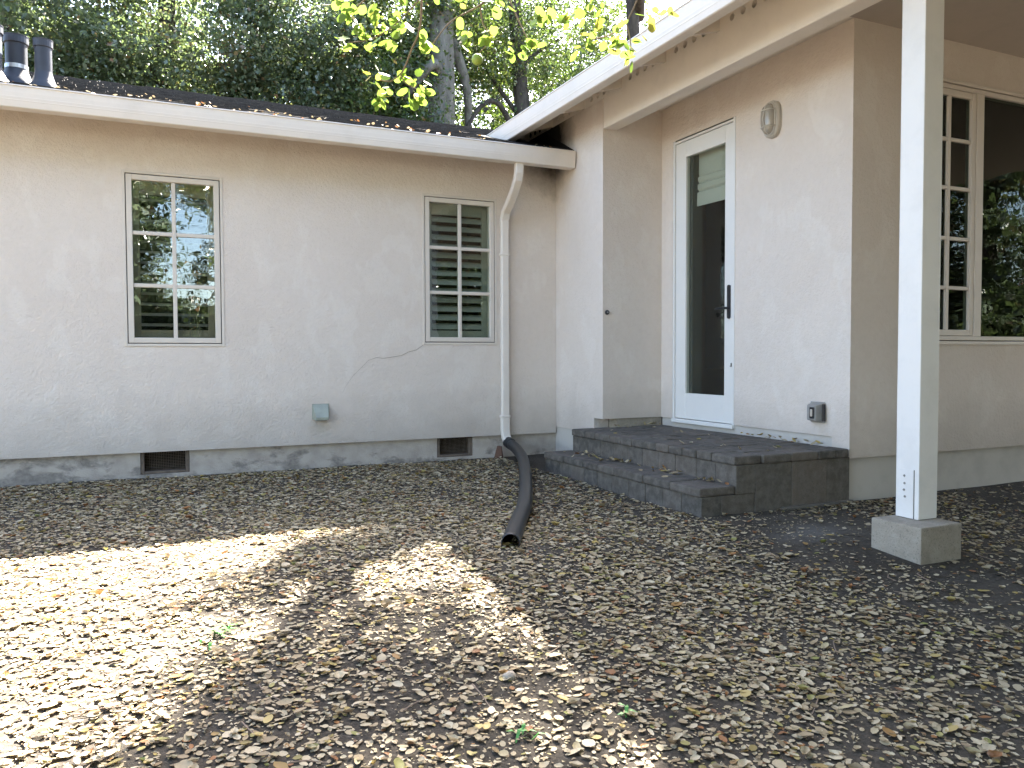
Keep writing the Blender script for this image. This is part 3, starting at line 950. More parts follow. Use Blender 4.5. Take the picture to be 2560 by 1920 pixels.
for zz in (-.06, .06):
    gm.tube([(XD - .048, 4.573 - .066, 1.745 + zz), (XD - .085, 4.573 - .045, 1.745 + zz), (XD - .104, 4.573, 1.745 + zz), (XD - .085, 4.573 + .045, 1.745 + zz), (XD - .048, 4.573 + .066, 1.745 + zz)], 0.0042, 6)
gm.tube([(XD - .048, 4.573, 1.745 - .118), (XD - .088, 4.573, 1.745 - .085), (XD - .108, 4.573, 1.745), (XD - .088, 4.573, 1.745 + .085), (XD - .048, 4.573, 1.745 + .118)], 0.0042, 6)
gm.build('guard', 'lampbody', lamp, smooth=True)

ob = thing('outlet_box', (XD, 4.12, -0.395), 'grey weatherproof outlet box low on the wall beside the steps', 'outlet')
MB().box(XD - 0.012, XD - 0.001, 4.052, 4.182, -0.468, -0.322).build('back_plate', 'greybox', ob, bevel=0.004)
b_ = MB()
b_.add([(XD - .012, 4.058, -.46), (XD - .012, 4.176, -.46), (XD - .012, 4.176, -.33), (XD - .012, 4.058, -.33),
        (XD - .075, 4.075, -.45), (XD - .062, 4.165, -.45), (XD - .062, 4.165, -.345), (XD - .075, 4.075, -.345)],
       [(0, 1, 2, 3), (4, 7, 6, 5), (0, 4, 5, 1), (1, 5, 6, 2), (2, 6, 7, 3), (3, 7, 4, 0)])
b_.build('cover', 'greybox', ob, bevel=0.010, segs=3)
b_ = MB()
b_.box(XD - .0795, XD - .071, 4.08, 4.125, -.437, -.358)
b_.build('lid_recess', 'black_metal', ob, bevel=0.004)
MB().box(XD - .085, XD - .079, 4.092, 4.113, -.422, -.372).build('latch', 'lampbody', ob, bevel=0.003)
MB().box(XD - .04, XD - .013, 4.038, 4.0515, -.455, -.335).build('side_gap', 'black_metal', ob, bevel=0.004)

db = thing('doorbell', (3.641, YR, 0.385), 'small round black button on the recess wall left of the door', 'doorbell')
MB().lathe([(0.0, -0.018), (0.012, -0.018), (0.020, -0.012), (0.022, -0.001), (0.0, -0.001)], (3.641, YR, 0.385), 'Y', 18).build('bezel', 'black_metal', db, smooth=True)
MB().lathe([(0.0, -0.0225), (0.006, -0.0215), (0.008, -0.018)], (3.641, YR, 0.385), 'Y', 12).build('button', 'greybox', db, smooth=True)

dv = thing('dryer_vent', (1.308, YL, -0.47), 'small galvanised metal vent hood low on the long wall', 'vent hood')
m = MB()
X0v, X1v, Z0v, Z1v = 1.236, 1.380, -0.545, -0.402
m.box(X0v, X1v, YL - 0.004, YL - 0.001, Z0v + .01, Z1v)
m.build('flange', 'galv', dv)
m = MB()
m.add([(X0v + .004, YL - .004, Z1v - .004), (X1v - .004, YL - .004, Z1v - .004), (X0v + .02, YL - .075, Z0v + .03), (X1v - .02, YL - .075, Z0v + .03),
       (X0v + .02, YL - .075, Z0v + .005), (X1v - .02, YL - .075, Z0v + .005), (X0v + .004, YL - .004, Z0v + .012), (X1v - .004, YL - .004, Z0v + .012)],
      [(0, 1, 3, 2), (2, 3, 5, 4), (0, 2, 4, 6), (1, 7, 5, 3)])
m.build('hood', 'galv', dv)
MB().box(X0v + .03, X1v - .03, YL - .05, YL - .005, Z0v + .0, Z0v + .012).build('flap', 'mesh_screen', dv)

# ---- downspout and drain pipe
ds = thing('downspout', (3.03, YL, -0.8), 'white rectangular downspout between second window and corner', 'downspout')
def rect_tube(path, wx, wy, r=0.008):
    m = MB()
    cs = [(-wx / 2 + r, -wy / 2), (wx / 2 - r, -wy / 2), (wx / 2, -wy / 2 + r), (wx / 2, wy / 2 - r), (wx / 2 - r, wy / 2), (-wx / 2 + r, wy / 2), (-wx / 2, wy / 2 - r), (-wx / 2, -wy / 2 + r)]
    n = len(cs)
    for i, p in enumerate(path):
        p = Vector(p)
        d = (Vector(path[min(i + 1, len(path) - 1)]) - Vector(path[max(i - 1, 0)])).normalized()
        side = Vector((1, 0, 0))
        side = (side - d * side.dot(d)).normalized()
        b = d.cross(side)
        for a, c in cs:
            m.v.append(tuple(p + side * a + b * c))
    for i in range(len(path) - 1):
        for k in range(n):
            m.f.append((i * n + k, i * n + (k + 1) % n, (i + 1) * n + (k + 1) % n, (i + 1) * n + k))
    m.f.append(tuple(range(n))); m.f.append(tuple(range((len(path) - 1) * n, len(path) * n)))
    return m
xd = 3.035
yw = YL - 0.036
up_ = [(xd - .0, 6.510, 1.742), (xd, 6.515, 1.66), (xd, 6.535, 1.60), (xd, 6.60, 1.52), (xd, 6.72, 1.415), (xd, yw - .035, 1.355), (xd, yw, 1.285), (xd, yw, 1.20)]
rect_tube(up_, 0.078, 0.055).build('elbow', 'gutter', ds)
rect_tube([(xd, yw, 1.235), (xd, yw, -0.61)], 0.074, 0.052).build('pipe', 'gutter', ds)
rect_tube([(xd, yw, -0.585), (xd, yw, -0.70), (xd + .004, yw - .008, -0.76), (xd + .015, yw - .035, -0.81), (xd + .025, yw - .07, -0.845)], 0.080, 0.058).build('shoe', 'gutter', ds)
for zz in (0.95, -0.58):
    MB().box(xd - .045, xd + .045, yw - .029, YL - .002, zz, zz + 0.022).build('strap', 'gutter', ds, bevel=0.002)
dp = thing('drain_pipe', (2.4, 5.2, -0.95), 'black plastic drain pipe lying on the leaves below the downspout', 'drain pipe')
path = [(3.06, 6.785, -0.822), (3.045, 6.66, -0.840), (3.00, 6.46, -0.862), (2.925, 6.22, -0.886), (2.80, 5.92, -0.912), (2.64, 5.56, -0.930), (2.47, 5.20, -0.937), (2.256, 4.75, -0.94), (2.07, 4.39, -0.942), (1.925, 4.14, -0.945), (1.755, 3.84, -0.95), (1.645, 3.645, -0.953)]
def smooth_path(p, n=5):
    out = []
    for i in range(len(p) - 1):
        p0, p1, p2, p3 = [Vector(p[max(0, min(len(p) - 1, i + k))]) for k in (-1, 0, 1, 2)]
        for q in range(n):
            t = q / n
            out.append(0.5 * (2 * p1 + (p2 - p0) * t + (2 * p0 - 5 * p1 + 4 * p2 - p3) * t * t + (3 * p1 - p0 - 3 * p2 + p3) * t ** 3))
    out.append(Vector(p[-1]))
    return out
sp = smooth_path(path)
mo = MB()
mo.tube(sp, 0.049, 20, cap=False)
k0 = len(sp)
mo.tube(sp, 0.044, 20, cap=False)
o_ = (k0 - 1) * 20
for k in range(20):
    mo.f.append((o_ + k, o_ + (k + 1) % 20, k0 * 20 + o_ + (k + 1) % 20, k0 * 20 + o_ + k))
mo.build('pipe', 'black_pipe', dp, smooth=True)
MB().tube([sp[0] + Vector((-.01, .03, .012)), sp[2]], 0.0535, 16).build('coupling', 'black_pipe', dp, smooth=False, bevel=0.003)
bk = MB().add([(2.915, 6.84, -0.97), (2.99, 6.80, -0.97), (3.02, 6.845, -0.97), (2.93, 6.865, -0.97), (2.95, 6.835, -0.845), (2.99, 6.815, -0.85), (3.0, 6.84, -0.85), (2.96, 6.855, -0.845)],
              [(0, 3, 2, 1), (4, 5, 6, 7), (0, 1, 5, 4), (1, 2, 6, 5), (2, 3, 7, 6), (3, 0, 4, 7)]).build('brick_shard', 'rust', bevel=0.004)
tag(bk, 'rusty brown brick shard leaning behind the drain pipe elbow', 'brick')

# ---- roof vent pipes
def vent(x, y, r, h, label, band=False, sticker=False):
    zb_ = zl(y)
    t = thing('vent_pipe', (x, y, zb_), label, 'vent pipe', 'roof vent pipes')
    MB().lathe([(r * 1.85, -0.04), (r * 1.75, 0.0), (r * 1.35, 0.03), (r * 1.12, 0.075), (r * 1.02, 0.10), (r * 1.0, 0.11)], (x, y, zb_), 'Z', 24).build('flashing_boot', 'vent_black', t, smooth=True)
    MB().lathe([(r, 0.05), (r, h - 0.06)], (x, y, zb_), 'Z', 24).build('pipe', 'vent_black', t, smooth=True)
    MB().lathe([(r * 1.0, h - 0.06), (r * 1.14, h - 0.055), (r * 1.14, h - 0.008), (r * 1.18, h - 0.004), (r * 1.18, h), (r * 0.92, h), (r * 0.9, h - 0.05)], (x, y, zb_), 'Z', 24).build('rim', 'vent_black', t)
    if band:
        MB().lathe([(r * 1.03, 0.10), (r * 1.06, 0.10), (r * 1.06, 0.13), (r * 1.03, 0.13)], (x, y, zb_), 'Z', 24).build('band', 'silver', t)
    if sticker:
        m = MB()
        o = []
        for a in range(7):
            an = math.radians(-110 + a * 18)
            for zz in (0.20, 0.285):
                o.append((x + r * 1.02 * math.cos(an), y + r * 1.02 * math.sin(an), zb_ + zz))
        m.add(o, [(2 * i, 2 * i + 2, 2 * i + 3, 2 * i + 1) for i in range(6)])
        m.build('sticker', 'sticker', t)
    return t
vent(-0.893, 6.98, 0.073, 0.345, 'wide black roof vent pipe with a silver band', band=True)
vent(-0.710, 6.90, 0.058, 0.345, 'slim black roof vent pipe with flared base, right of the banded one')
vent(-1.035, 6.82, 0.075, 0.40, 'black roof vent pipe with white sticker cut off at photo edge', sticker=True)

# ------------------------------------------------------------------ leaf litter
def leaf_arrays(P, yaw, size, tiltx, tilty, curl, tone, wid):
    """oval leaf: 8 points round, two raised along the midrib; 8 quads/tris -> returned as tris"""
    n = len(P)
    tt = np.array([(-0.5, 0.0), (-0.28, 0.36), (0.08, 0.5), (0.36, 0.32), (0.5, 0.0), (0.36, -0.32), (0.08, -0.5), (-0.28, -0.36), (-0.2, 0.0), (0.2, 0.0)])
    u = tt[None, :, 0] * size[:, None]
    v = tt[None, :, 1] * size[:, None] * wid[:, None]
    w = curl[:, None] * size[:, None] * ((np.abs(tt[None, :, 1]) * 1.3) ** 2 + (tt[None, :, 0] * 1.2) ** 2)
    w = w + u * tiltx[:, None] + v * tilty[:, None]
    c, s = np.cos(yaw)[:, None], np.sin(yaw)[:, None]
    V = np.stack([P[:, None, 0] + u * c - v * s, P[:, None, 1] + u * s + v * c, P[:, None, 2] + w], -1)
    T = np.array([(0, 8, 1), (1, 8, 9), (1, 9, 2), (2, 9, 3), (3, 9, 4), (0, 7, 8), (7, 9, 8), (7, 6, 9), (6, 5, 9), (5, 4, 9)])
    Fc = (np.arange(n)[:, None, None] * 10 + T[None]).reshape(-1, 3)
    return V.reshape(-1, 3), Fc, np.repeat(tone, 10)

def vnoise(x, y, s, seed):
    r = np.random.default_rng(seed)
    out = 0
    for k in range(6):
        a = r.uniform(0, 6.28); f = s * r.uniform(0.6, 1.6); ph = r.uniform(0, 6.28)
        out = out + np.sin((x * math.cos(a) + y * math.sin(a)) * f + ph)
    return out / 6

N = 150000
px = rng.uniform(-2.4, 6.2, N)
py = rng.uniform(0.9, 6.83, N)
dens = 0.84 + 0.45 * vnoise(px, py, 3.2, 3) + 0.25 * vnoise(px, py, 9, 4) + 0.3 * np.clip((py - 6.4) / 0.4, 0, 1)
dens -= 0.30 * np.clip((px - 2.2) / 0.9, 0, 1)
dens -= 0.25 * np.clip((px - 2.8) / 0.8, 0, 1)
dens = np.where((px > 1.6) & (px < 2.4) & (py > 3.0) & (py < 3.6), dens - 0.2, dens)
keep = rng.uniform(0, 1, N) < np.clip(dens, 0.10, 1)
# frustum cull with margin, and keep the footprint of built things free
cd = px * fwd.x + py * fwd.y
cr_ = px * rgt.x + py * rgt.y
keep &= (cd > 0.9) & (np.abs(cr_) < cd * 0.75 + 0.25)
keep &= ~((px > SX - 0.01) & (py > YC - 0.01))
keep &= ~((px > 3.40) & (px < 3.80) & (py > 2.68) & (py < 3.02))
px, py = px[keep], py[keep]
n = len(px)
size = rng.gamma(4.2, 0.0043, n) + 0.006
size = np.clip(size, 0.012, 0.055)
lift = rng.uniform(0.001, 0.008, n)
P = np.stack([px, py, gz(px, py) + lift], -1)
tone = rng.beta(1.5, 2.2, n) * 0.72
odd = rng.uniform(0, 1, n)
tone = np.where(odd > 0.82, rng.uniform(0.76, 1.0, n), tone)
yaw = rng.uniform(0, 6.28, n)
tx, ty = rng.normal(0, 0.12, n), rng.normal(0, 0.14, n)
curl = rng.normal(0.16, 0.28, n) + np.where(rng.uniform(0, 1, n) > 0.88, 0.7, 0)
wid = rng.uniform(0.36, 0.84, n)
# the 300 that show largest become single leaves
depth = px * fwd.x + py * fwd.y + P[:, 2] * fwd.z
scx = (px * r2.x + py * r2.y + P[:, 2] * r2.z) / depth * F
scy = (px * u2.x + py * u2.y + P[:, 2] * u2.z) / depth * F
vis = (np.abs(scx) < 1250) & (scy < -150) & (scy > -945) & (rng.uniform(0, 1, n) > 0.0)
show = np.where(vis, size * size * wid / depth ** 2, 0)
big = np.argsort(-show)[:300]
mask = np.ones(n, bool); mask[big] = False
V_, F_, T_ = leaf_arrays(P[mask], yaw[mask], size[mask], tx[mask], ty[mask], curl[mask], tone[mask], wid[mask])
# leaves blown onto the steps, roof edge and gutter
sx, sy, sz = [], [], []
for _ in range(150):
    t = rnd.random()
    if t < 0.5: sx.append(rnd.uniform(PX - 0.09, PX - 0.03)); sy.append(rnd.choice([4.0, 4.45, 4.5, 5.0, 5.1, 5.15, 5.6]) + rnd.gauss(0, 0.07)); sz.append(SZ + 0.006 + rnd.random() * 0.012)
    elif t < 0.62: sx.append(rnd.uniform(SX + 0.02, PX - 0.03)); sy.append(rnd.uniform(3.95, 5.85)); sz.append(SZ + 0.005)
    elif t < 0.8: sx.append(XD - 0.02 - abs(rnd.gauss(0, 0.03))); sy.append(rnd.uniform(3.95, 4.95)); sz.append(PZ + 0.008 + rnd.random() * 0.012)
    elif t < 0.9: sx.append(rnd.uniform(XP + .03, XD - .03)); sy.append(YR - 0.085 - abs(rnd.gauss(0, 0.03))); sz.append(PZ + 0.008 + rnd.random() * 0.02)
    else: sx.append(rnd.uniform(PX + 0.02, XD - 0.05)); sy.append(rnd.uniform(3.95, 5.8)); sz.append(PZ + 0.005)
Ps = np.stack([sx, sy, sz], -1); k = len(Ps)
V2_, F2_, T2_ = leaf_arrays(Ps, rng.uniform(0, 6.28, k), rng.uniform(0.025, 0.05, k), rng.normal(0, .35, k), rng.normal(0, .35, k), rng.normal(.3, .3, k), np.where(rng.uniform(0, 1, k) > .6, rng.uniform(.76, .95, k), rng.uniform(0, .7, k)), rng.uniform(.4, .7, k))
nb = 70000
bx_, by_ = rng.uniform(-2.2, 5.2, nb), rng.uniform(0.9, 6.8, nb)
b_d, b_c = bx_ * fwd.x + by_ * fwd.y, bx_ * rgt.x + by_ * rgt.y
kb = (b_d > 0.9) & (np.abs(b_c) < b_d * 0.75 + 0.2) & ~((bx_ > SX) & (by_ > YC)) & (rng.uniform(0, 1, nb) < np.clip(1.1 - 0.3 * np.clip(bx_ - 1, 0, 3), 0.15, 1)) & ~((bx_ > 3.40) & (bx_ < 3.80) & (by_ > 2.68) & (by_ < 3.02))
bx_, by_ = bx_[kb], by_[kb]; nb = len(bx_)
bs = rng.uniform(0.004, 0.013, nb)[:, None]
ba = rng.uniform(0, 6.28, nb)
bc, bsn = np.cos(ba)[:, None], np.sin(ba)[:, None]
tri = np.array([(-0.6, -0.2, 0), (0.6, -0.3, 0.25), (0.1, 0.5, 0.1)])
bu, bv_ = tri[None, :, 0] * bs, tri[None, :, 1] * bs
V4_ = np.stack([bx_[:, None] + bu * bc - bv_ * bsn, by_[:, None] + bu * bsn + bv_ * bc, gz(bx_, by_)[:, None] + 0.003 + tri[None, :, 2] * bs], -1).reshape(-1, 3)
F4_ = np.arange(3 * nb).reshape(nb, 3)
T4_ = np.repeat(rng.uniform(0, 0.72, nb), 3)
tg = MB()
for _ in range(260):
    tx_, ty_ = rnd.uniform(-1.6, 4.2), rnd.uniform(1.2, 6.7)
    if tx_ > SX - 0.1 and ty_ > YC - 0.1: continue
    an_, L_ = rnd.random() * 6.28, rnd.uniform(0.04, 0.16)
    pts_ = []
    for q in range(3):
        f_ = (q - 1) * L_ / 2
        qx_, qy_ = tx_ + math.cos(an_) * f_ + rnd.gauss(0, .006), ty_ + math.sin(an_) * f_ + rnd.gauss(0, .006)
        pts_.append((qx_, qy_, float(gz(qx_, qy_)) + 0.008 + rnd.random() * 0.01))
    tg.tube(pts_, [0.0024, 0.002, 0.0012], 4)
tag(tg.build('twig_litter', 'twig'), 'thin dry twigs lying among the fallen leaves', 'twig litter', None, 'stuff')
n3 = 26000
qx, qy = rng.uniform(-9, 3.0, n3), rng.uniform(-5, 6.8, n3)
q_d, q_c = qx * fwd.x + qy * fwd.y, qx * rgt.x + qy * rgt.y
kq = ~((q_d > 0.9) & (np.abs(q_c) < q_d * 0.75 + 0.25)) & (np.hypot(qx, qy) > 0.5)
qx, qy = qx[kq], qy[kq]; n3 = len(qx)
V3_, F3_, T3_ = leaf_arrays(np.stack([qx, qy, gz(qx, qy) + 0.006], -1), rng.uniform(0, 6.28, n3), rng.uniform(0.035, 0.075, n3), rng.normal(0, .15, n3), rng.normal(0, .15, n3), rng.normal(.15, .2, n3), rng.beta(1.5, 2.2, n3) * 0.72, rng.uniform(.5, .75, n3))
Vt = np.concatenate([V_, V2_, V3_, V4_]); Ft = np.concatenate([F_, F2_ + len(V_), F3_ + len(V_) + len(V2_), F4_ + len(V_) + len(V2_) + len(V3_)]); Tt = np.concatenate([T_, T2_, T3_, T4_])
tag(mesh_np('leaf_litter', Vt, Ft, 'litter', Tt), 'dry tan fallen leaves scattered over the yard and steps', 'leaf litter', None, 'stuff')
kr = 230
rx = rng.uniform(-2.2, 3.5, kr)
ry = np.where(rng.uniform(0, 1, kr) < 0.6, 6.455 + rng.uniform(0, 0.09, kr), 6.5 + rng.gamma(1.2, 0.35, kr))
rz = np.where(ry < 6.545, 1.888 + rng.uniform(0, 0.012, kr), zl(ry) + 0.017)
ok = ry < 8.6
Pr = np.stack([rx, ry, rz], -1)[ok]; k = len(Pr)
Vr, Fr, Tr = leaf_arrays(Pr, rng.uniform(0, 6.28, k), rng.uniform(0.02, 0.045, k), rng.normal(0, .3, k), rng.normal(0, .4, k), rng.normal(.2, .3, k), np.where(rng.uniform(0, 1, k) > .65, rng.uniform(.88, .97, k), rng.uniform(0, .7, k)), rng.uniform(.4, .7, k))
tag(mesh_np('gutter_leaf_litter', Vr, Fr, 'litter', Tr), 'dry leaves caught along the gutter lip and low roof', 'leaf litter', None, 'stuff')
kind_of = {}
def leaf_label(t):
    if t < 0.76: return 'pale tan dry leaf lying loose on the ground nearest the viewer', 'pale tan fallen leaves in the foreground'
    if t < 0.885: return 'yellow olive fallen leaf lying loose on the ground nearest the viewer', 'yellow fallen leaves in the foreground'
    if t < 0.985: return 'rusty brown fallen leaf lying loose on the ground nearest the viewer', 'rusty brown fallen leaves in the foreground'
    return 'still greenish fallen leaf lying loose on the ground nearest the viewer', 'greenish fallen leaves in the foreground'
protos = {}
for i in big:
    key = (int(tone[i] * 24), int(rnd.random() * 3))
    if key not in protos:
        v, f, tn = leaf_arrays(np.zeros((1, 3)), np.zeros(1), np.ones(1), np.zeros(1), np.zeros(1), np.array([rnd.gauss(.16, .25)]), np.array([(key[0] + 0.5) / 24]), np.array([rnd.uniform(.45, .72)]))
        o = mesh_np('fallen_leaf', v, f, 'litter', tn)
        protos[key] = o
    else:
        o = protos[key].copy()
        COL.objects.link(o)
    o.location = (px[i], py[i], P[i, 2] + 0.004)
    o.rotation_euler = (float(np.arctan(ty[i])), float(-np.arctan(tx[i])), float(yaw[i]))
    o.scale = (size[i],) * 3
    lab, grp = leaf_label((key[0] + 0.5) / 24)
    tag(o, lab, 'leaf', grp)

# pebbles and weeds
def blob(name, x, y, r, mat):
    bm = bmesh.new()
    bmesh.ops.create_icosphere(bm, subdivisions=2, radius=1)
    q = rnd.random() * 9
    for v in bm.verts:
        f = 1 + 0.16 * math.sin(3 * v.co.x + q) + 0.12 * math.sin(4 * v.co.y + 2 * q)
        v.co = Vector((v.co.x * r * f, v.co.y * r * 0.8 * f, v.co.z * r * 0.55 * f))
    for f in bm.faces: f.smooth = True
    me = bpy.data.meshes.new(name); bm.to_mesh(me); bm.free()
    me.materials.append(M[mat])
    o = bpy.data.objects.new(name, me); COL.objects.link(o)
    o.location = (x, y, float(gz(x, y)) + r * 0.3); o.rotation_euler.z = q
    return o
for (x, y, r, lab) in ((1.56, 2.80, 0.019, 'grey pebble among the leaves near the middle of the yard'), (1.06, 2.36, 0.026, 'pinkish grey flat stone in the half shade of the yard'),
                       (2.02, 2.60, 0.024, 'pale round stone in front of the drain pipe mouth'), (2.45, 2.05, 0.022, 'pale stone in the shade in front of the pier')):
    tag(blob('stone', x, y, r, 'stone'), lab, 'stone', 'small stones in the yard')
def weed(x, y, n, h, label):
    m = MB()
    z = float(gz(x, y))
    for _ in range(n):
        a = rnd.random() * 6.28; l = h * rnd.uniform(.6, 1.2); w = h * 0.14
        dx, dy = math.cos(a), math.sin(a)
        p0 = (x + rnd.gauss(0, .02), y + rnd.gauss(0, .02))
        m.add([(p0[0] - dy * w * .3, p0[1] + dx * w * .3, z), (p0[0] + dy * w * .3, p0[1] - dx * w * .3, z),
               (p0[0] + dx * l * .5 + dy * w, p0[1] + dy * l * .5 - dx * w, z + l * .5), (p0[0] + dx * l, p0[1] + dy * l, z + l * .45), (p0[0] + dx * l * .5 - dy * w, p0[1] + dy * l * .5 + dx * w, z + l * .5)],
              [(0, 1, 2, 4), (4, 2, 3)])
    tag(m.build('weed', 'weed', None), label, 'weed', 'green weeds in the yard')
weed(0.21, 3.06, 9, 0.06, 'green weed sprig in the bright sunlit patch')
weed(0.12, 2.98, 4, 0.05, 'small green weed just left of the larger sunlit sprig')
weed(0.95, 2.02, 6, 0.045, 'green weed tuft in the half shade at bottom centre')
weed(1.28, 2.02, 5, 0.045, 'green weed tuft right of the one at bottom centre')

# ------------------------------------------------------------------ trees
def leaf_cards(C, Nrm, size, aspect, rng_):
    n = len(C)
    h = rng_.normal(size=(n, 3)); h -= (h * Nrm).sum(1)[:, None] * Nrm
    h /= np.linalg.norm(h, axis=1)[:, None] + 1e-9
    w = np.cross(Nrm, h)
    s = size[:, None]
    fold = 0.12 * s * Nrm
    V = np.stack([C - h * s * 0.5, C + w * s * aspect * 0.5 + fold, C + h * s * 0.5, C - w * s * aspect * 0.5 + fold], 1).reshape(-1, 3)
    Fq = np.arange(4 * n).reshape(n, 4)
    return V, Fq

def crown_points(lobes, per, cl_r, leaves, rng_, hollow=0.45):
    C = []
    for (cx, cy, cz, rx_, ry_, rz_, k) in lobes:
        d = rng_.normal(size=(k, 3)); d /= np.linalg.norm(d, axis=1)[:, None]
        rad = rng_.uniform(hollow ** 3, 1, k) ** (1 / 3)
        cen = d * rad[:, None] * np.array([rx_, ry_, rz_]) + np.array([cx, cy, cz])
        cnt = rng_.integers(int(leaves * 0.5), int(leaves * 1.5), k)
        idx = np.repeat(np.arange(k), cnt)
        rr_ = (cl_r * rng_.uniform(0.55, 1.35, k))[idx]
        off = rng_.normal(size=(len(idx), 3)) * rr_[:, None] * np.array([1, 1, 0.7])
        tn = np.clip(rng_.normal(0.45, 0.22, k)[idx] + rng_.normal(0, 0.16, len(idx)), 0, 0.97)
        tn = np.where(rng_.uniform(0, 1, len(idx)) > 0.985, 1.0, tn)
        C.append(np.concatenate([cen[idx] + off, tn[:, None]], 1))
    return np.concatenate(C)

def tree(name, base, top, r0, lobes, leaves, cl_r, size, leaf_mat, bark, label, group=None, seed=1, limbs=True, extra=None, aspect=0.55):
    rg = np.random.default_rng(seed)
    t = thing(name, base, label, 'tree', group)
    b, tp = Vector(base), Vector(top)
    mid = [b.lerp(tp, f) + Vector((rg.normal(0, .10), rg.normal(0, .10), 0)) * (4 * f * (1 - f)) * (tp - b).length * 0.1 for f in (0, .2, .4, .6, .8, 1)]
    MB().tube(smooth_path([tuple(p) for p in mid], 4), [r0 * (1.25 - 0.6 * i / 20) if i else r0 * 1.5 for i in range(21)], 12).build('trunk', bark, t, smooth=True)
    if limbs:
        for L in lobes:
            f = rg.uniform(0.45, 0.98)
            s0 = b.lerp(tp, f); e0 = Vector(L[:3])
            m1 = s0.lerp(e0, 0.5) + Vector((rg.normal(0, .25), rg.normal(0, .25), abs(rg.normal(0.2, .2))))
            MB().tube(smooth_path([tuple(s0), tuple(m1), tuple(e0)], 5), [r0 * 0.5 * (1 - 0.075 * i) for i in range(11)], 8).build('limb', bark, t, smooth=True)
    if extra:
        for pts, ra in extra:
            MB().tube(smooth_path(pts, 5), [ra * (1 - 0.5 * i / (5 * (len(pts) - 1))) for i in range(5 * (len(pts) - 1) + 1)], 8).build('limb', bark, t, smooth=True)
    A = crown_points(lobes, 0, cl_r, leaves, rg)
    Nn = rg.normal(size=(len(A), 3)) + np.array([0, 0, 0.6]); Nn /= np.linalg.norm(Nn, axis=1)[:, None]
    V, Fq = leaf_cards(A[:, :3], Nn, rg.uniform(size * 0.6, size * 1.4, len(A)), aspect, rg)
    tag(mesh_np('crown', V, Fq, leaf_mat, np.repeat(A[:, 3], 4), t), None, None, None, 'stuff')
    return t

G = -1.0
grp = 'trees behind the house'
tree('evergreen_tree', (-3.4, 17.5, G), (-3.2, 17.6, 7.5), 0.22, [(-3.6, 17.2, 4.0, 2.6, 1.8, 2.8, 150), (-2.2, 16.6, 6.2, 2.2, 1.6, 1.9, 110), (-1.8, 16.4, 3.0, 1.8, 1.2, 1.6, 90), (-4.2, 17.5, 6.8, 2.0, 1.5, 1.5, 60)],
     190, 0.30, 0.095, 'leaf_ever', 'bark_dark', 'dense dark evergreen behind the roof vent pipes', grp, 21, aspect=0.68)
tree('evergreen_tree', (0.3, 18.2, G), (0.4, 18.0, 7.8), 0.25, [(0.2, 17.6, 4.0, 2.4, 1.5, 2.4, 150), (0.6, 17.5, 6.6, 2.4, 1.6, 1.9, 110), (1.4, 17.0, 3.0, 1.8, 1.2, 1.5, 90), (-0.6, 17.2, 2.6, 1.6, 1.0, 1.2, 70)],
     190, 0.30, 0.09, 'leaf_ever', 'bark_dark', 'dense glossy evergreen above the first window', grp, 22, aspect=0.68)
tree('evergreen_tree', (3.2, 18.0, G), (3.3, 18.0, 7.2), 0.25, [(3.3, 17.6, 4.4, 2.0, 1.4, 2.5, 140), (3.0, 17.4, 6.8, 1.9, 1.4, 1.8, 90), (4.2, 17.2, 3.2, 1.5, 1.0, 1.3, 80), (4.6, 17.3, 6.2, 1.2, 1.0, 1.8, 60)],
     180, 0.28, 0.09, 'leaf_ever', 'bark_dark', 'dense dark evergreen left of the grey lichen trunk', grp, 23, aspect=0.68)
tree('grey_trunk_tree', (5.55, 16.3, G), (5.75, 16.4, 9.2), 0.33, [(5.2, 16.9, 7.6, 1.6, 1.2, 1.3, 70), (6.6, 17.2, 7.4, 1.7, 1.2, 1.3, 70), (4.9, 16.2, 5.4, 0.9, 0.8, 1.2, 34), (6.5, 17.0, 3.8, 0.8, 0.7, 0.8, 26)],
     130, 0.28, 0.085, 'leaf_mid', 'bark_grey', 'tree with thick pale grey trunk right of the dense evergreens', grp, 24)
tree('oak_tree', (8.1, 16.8, G), (7.7, 16.9, 9.0), 0.22, [(7.4, 17.4, 7.6, 1.7, 1.3, 1.4, 70), (8.9, 17.6, 6.0, 1.3, 1.2, 1.4, 48), (7.2, 18.0, 3.9, 1.2, 1.0, 0.9, 46), (9.1, 18.0, 4.3, 1.2, 1.0, 1.0, 44), (9.6, 17.6, 8.0, 1.6, 1.2, 1.4, 54), (6.7, 17.6, 5.9, 0.8, 0.8, 0.7, 14)],
     130, 0.26, 0.085, 'leaf_mid', 'bark_dark', 'open oak with dark trunk where the two gutters meet', grp, 25, limbs=False,
     extra=[([(8.0, 16.8, 4.6), (7.3, 16.7, 5.75), (6.7, 16.6, 5.5), (6.25, 16.5, 4.5), (6.1, 16.4, 3.2)], 0.075), ([(7.8, 16.9, 6.5), (8.4, 17.2, 7.2), (9.4, 17.5, 7.9)], 0.07), ([(7.9, 16.9, 5.6), (7.2, 17.3, 6.8), (7.0, 17.4, 7.8)], 0.06)])
tree('shrub_tree', (6.3, 19.5, G), (6.4, 19.5, 4.6), 0.12, [(5.9, 19.2, 3.6, 1.2, 0.9, 1.0, 50), (7.1, 19.4, 4.0, 1.3, 0.9, 0.9, 50), (8.4, 19.6, 4.1, 1.2, 0.9, 0.9, 48), (6.3, 19.4, 6.4, 1.0, 0.8, 1.4, 30), (9.6, 19.6, 5.4, 1.2, 0.8, 1.6, 50)],
     130, 0.26, 0.09, 'leaf_mid', 'bark_dark', 'bushy light green tree low behind the roof valley', grp, 26)
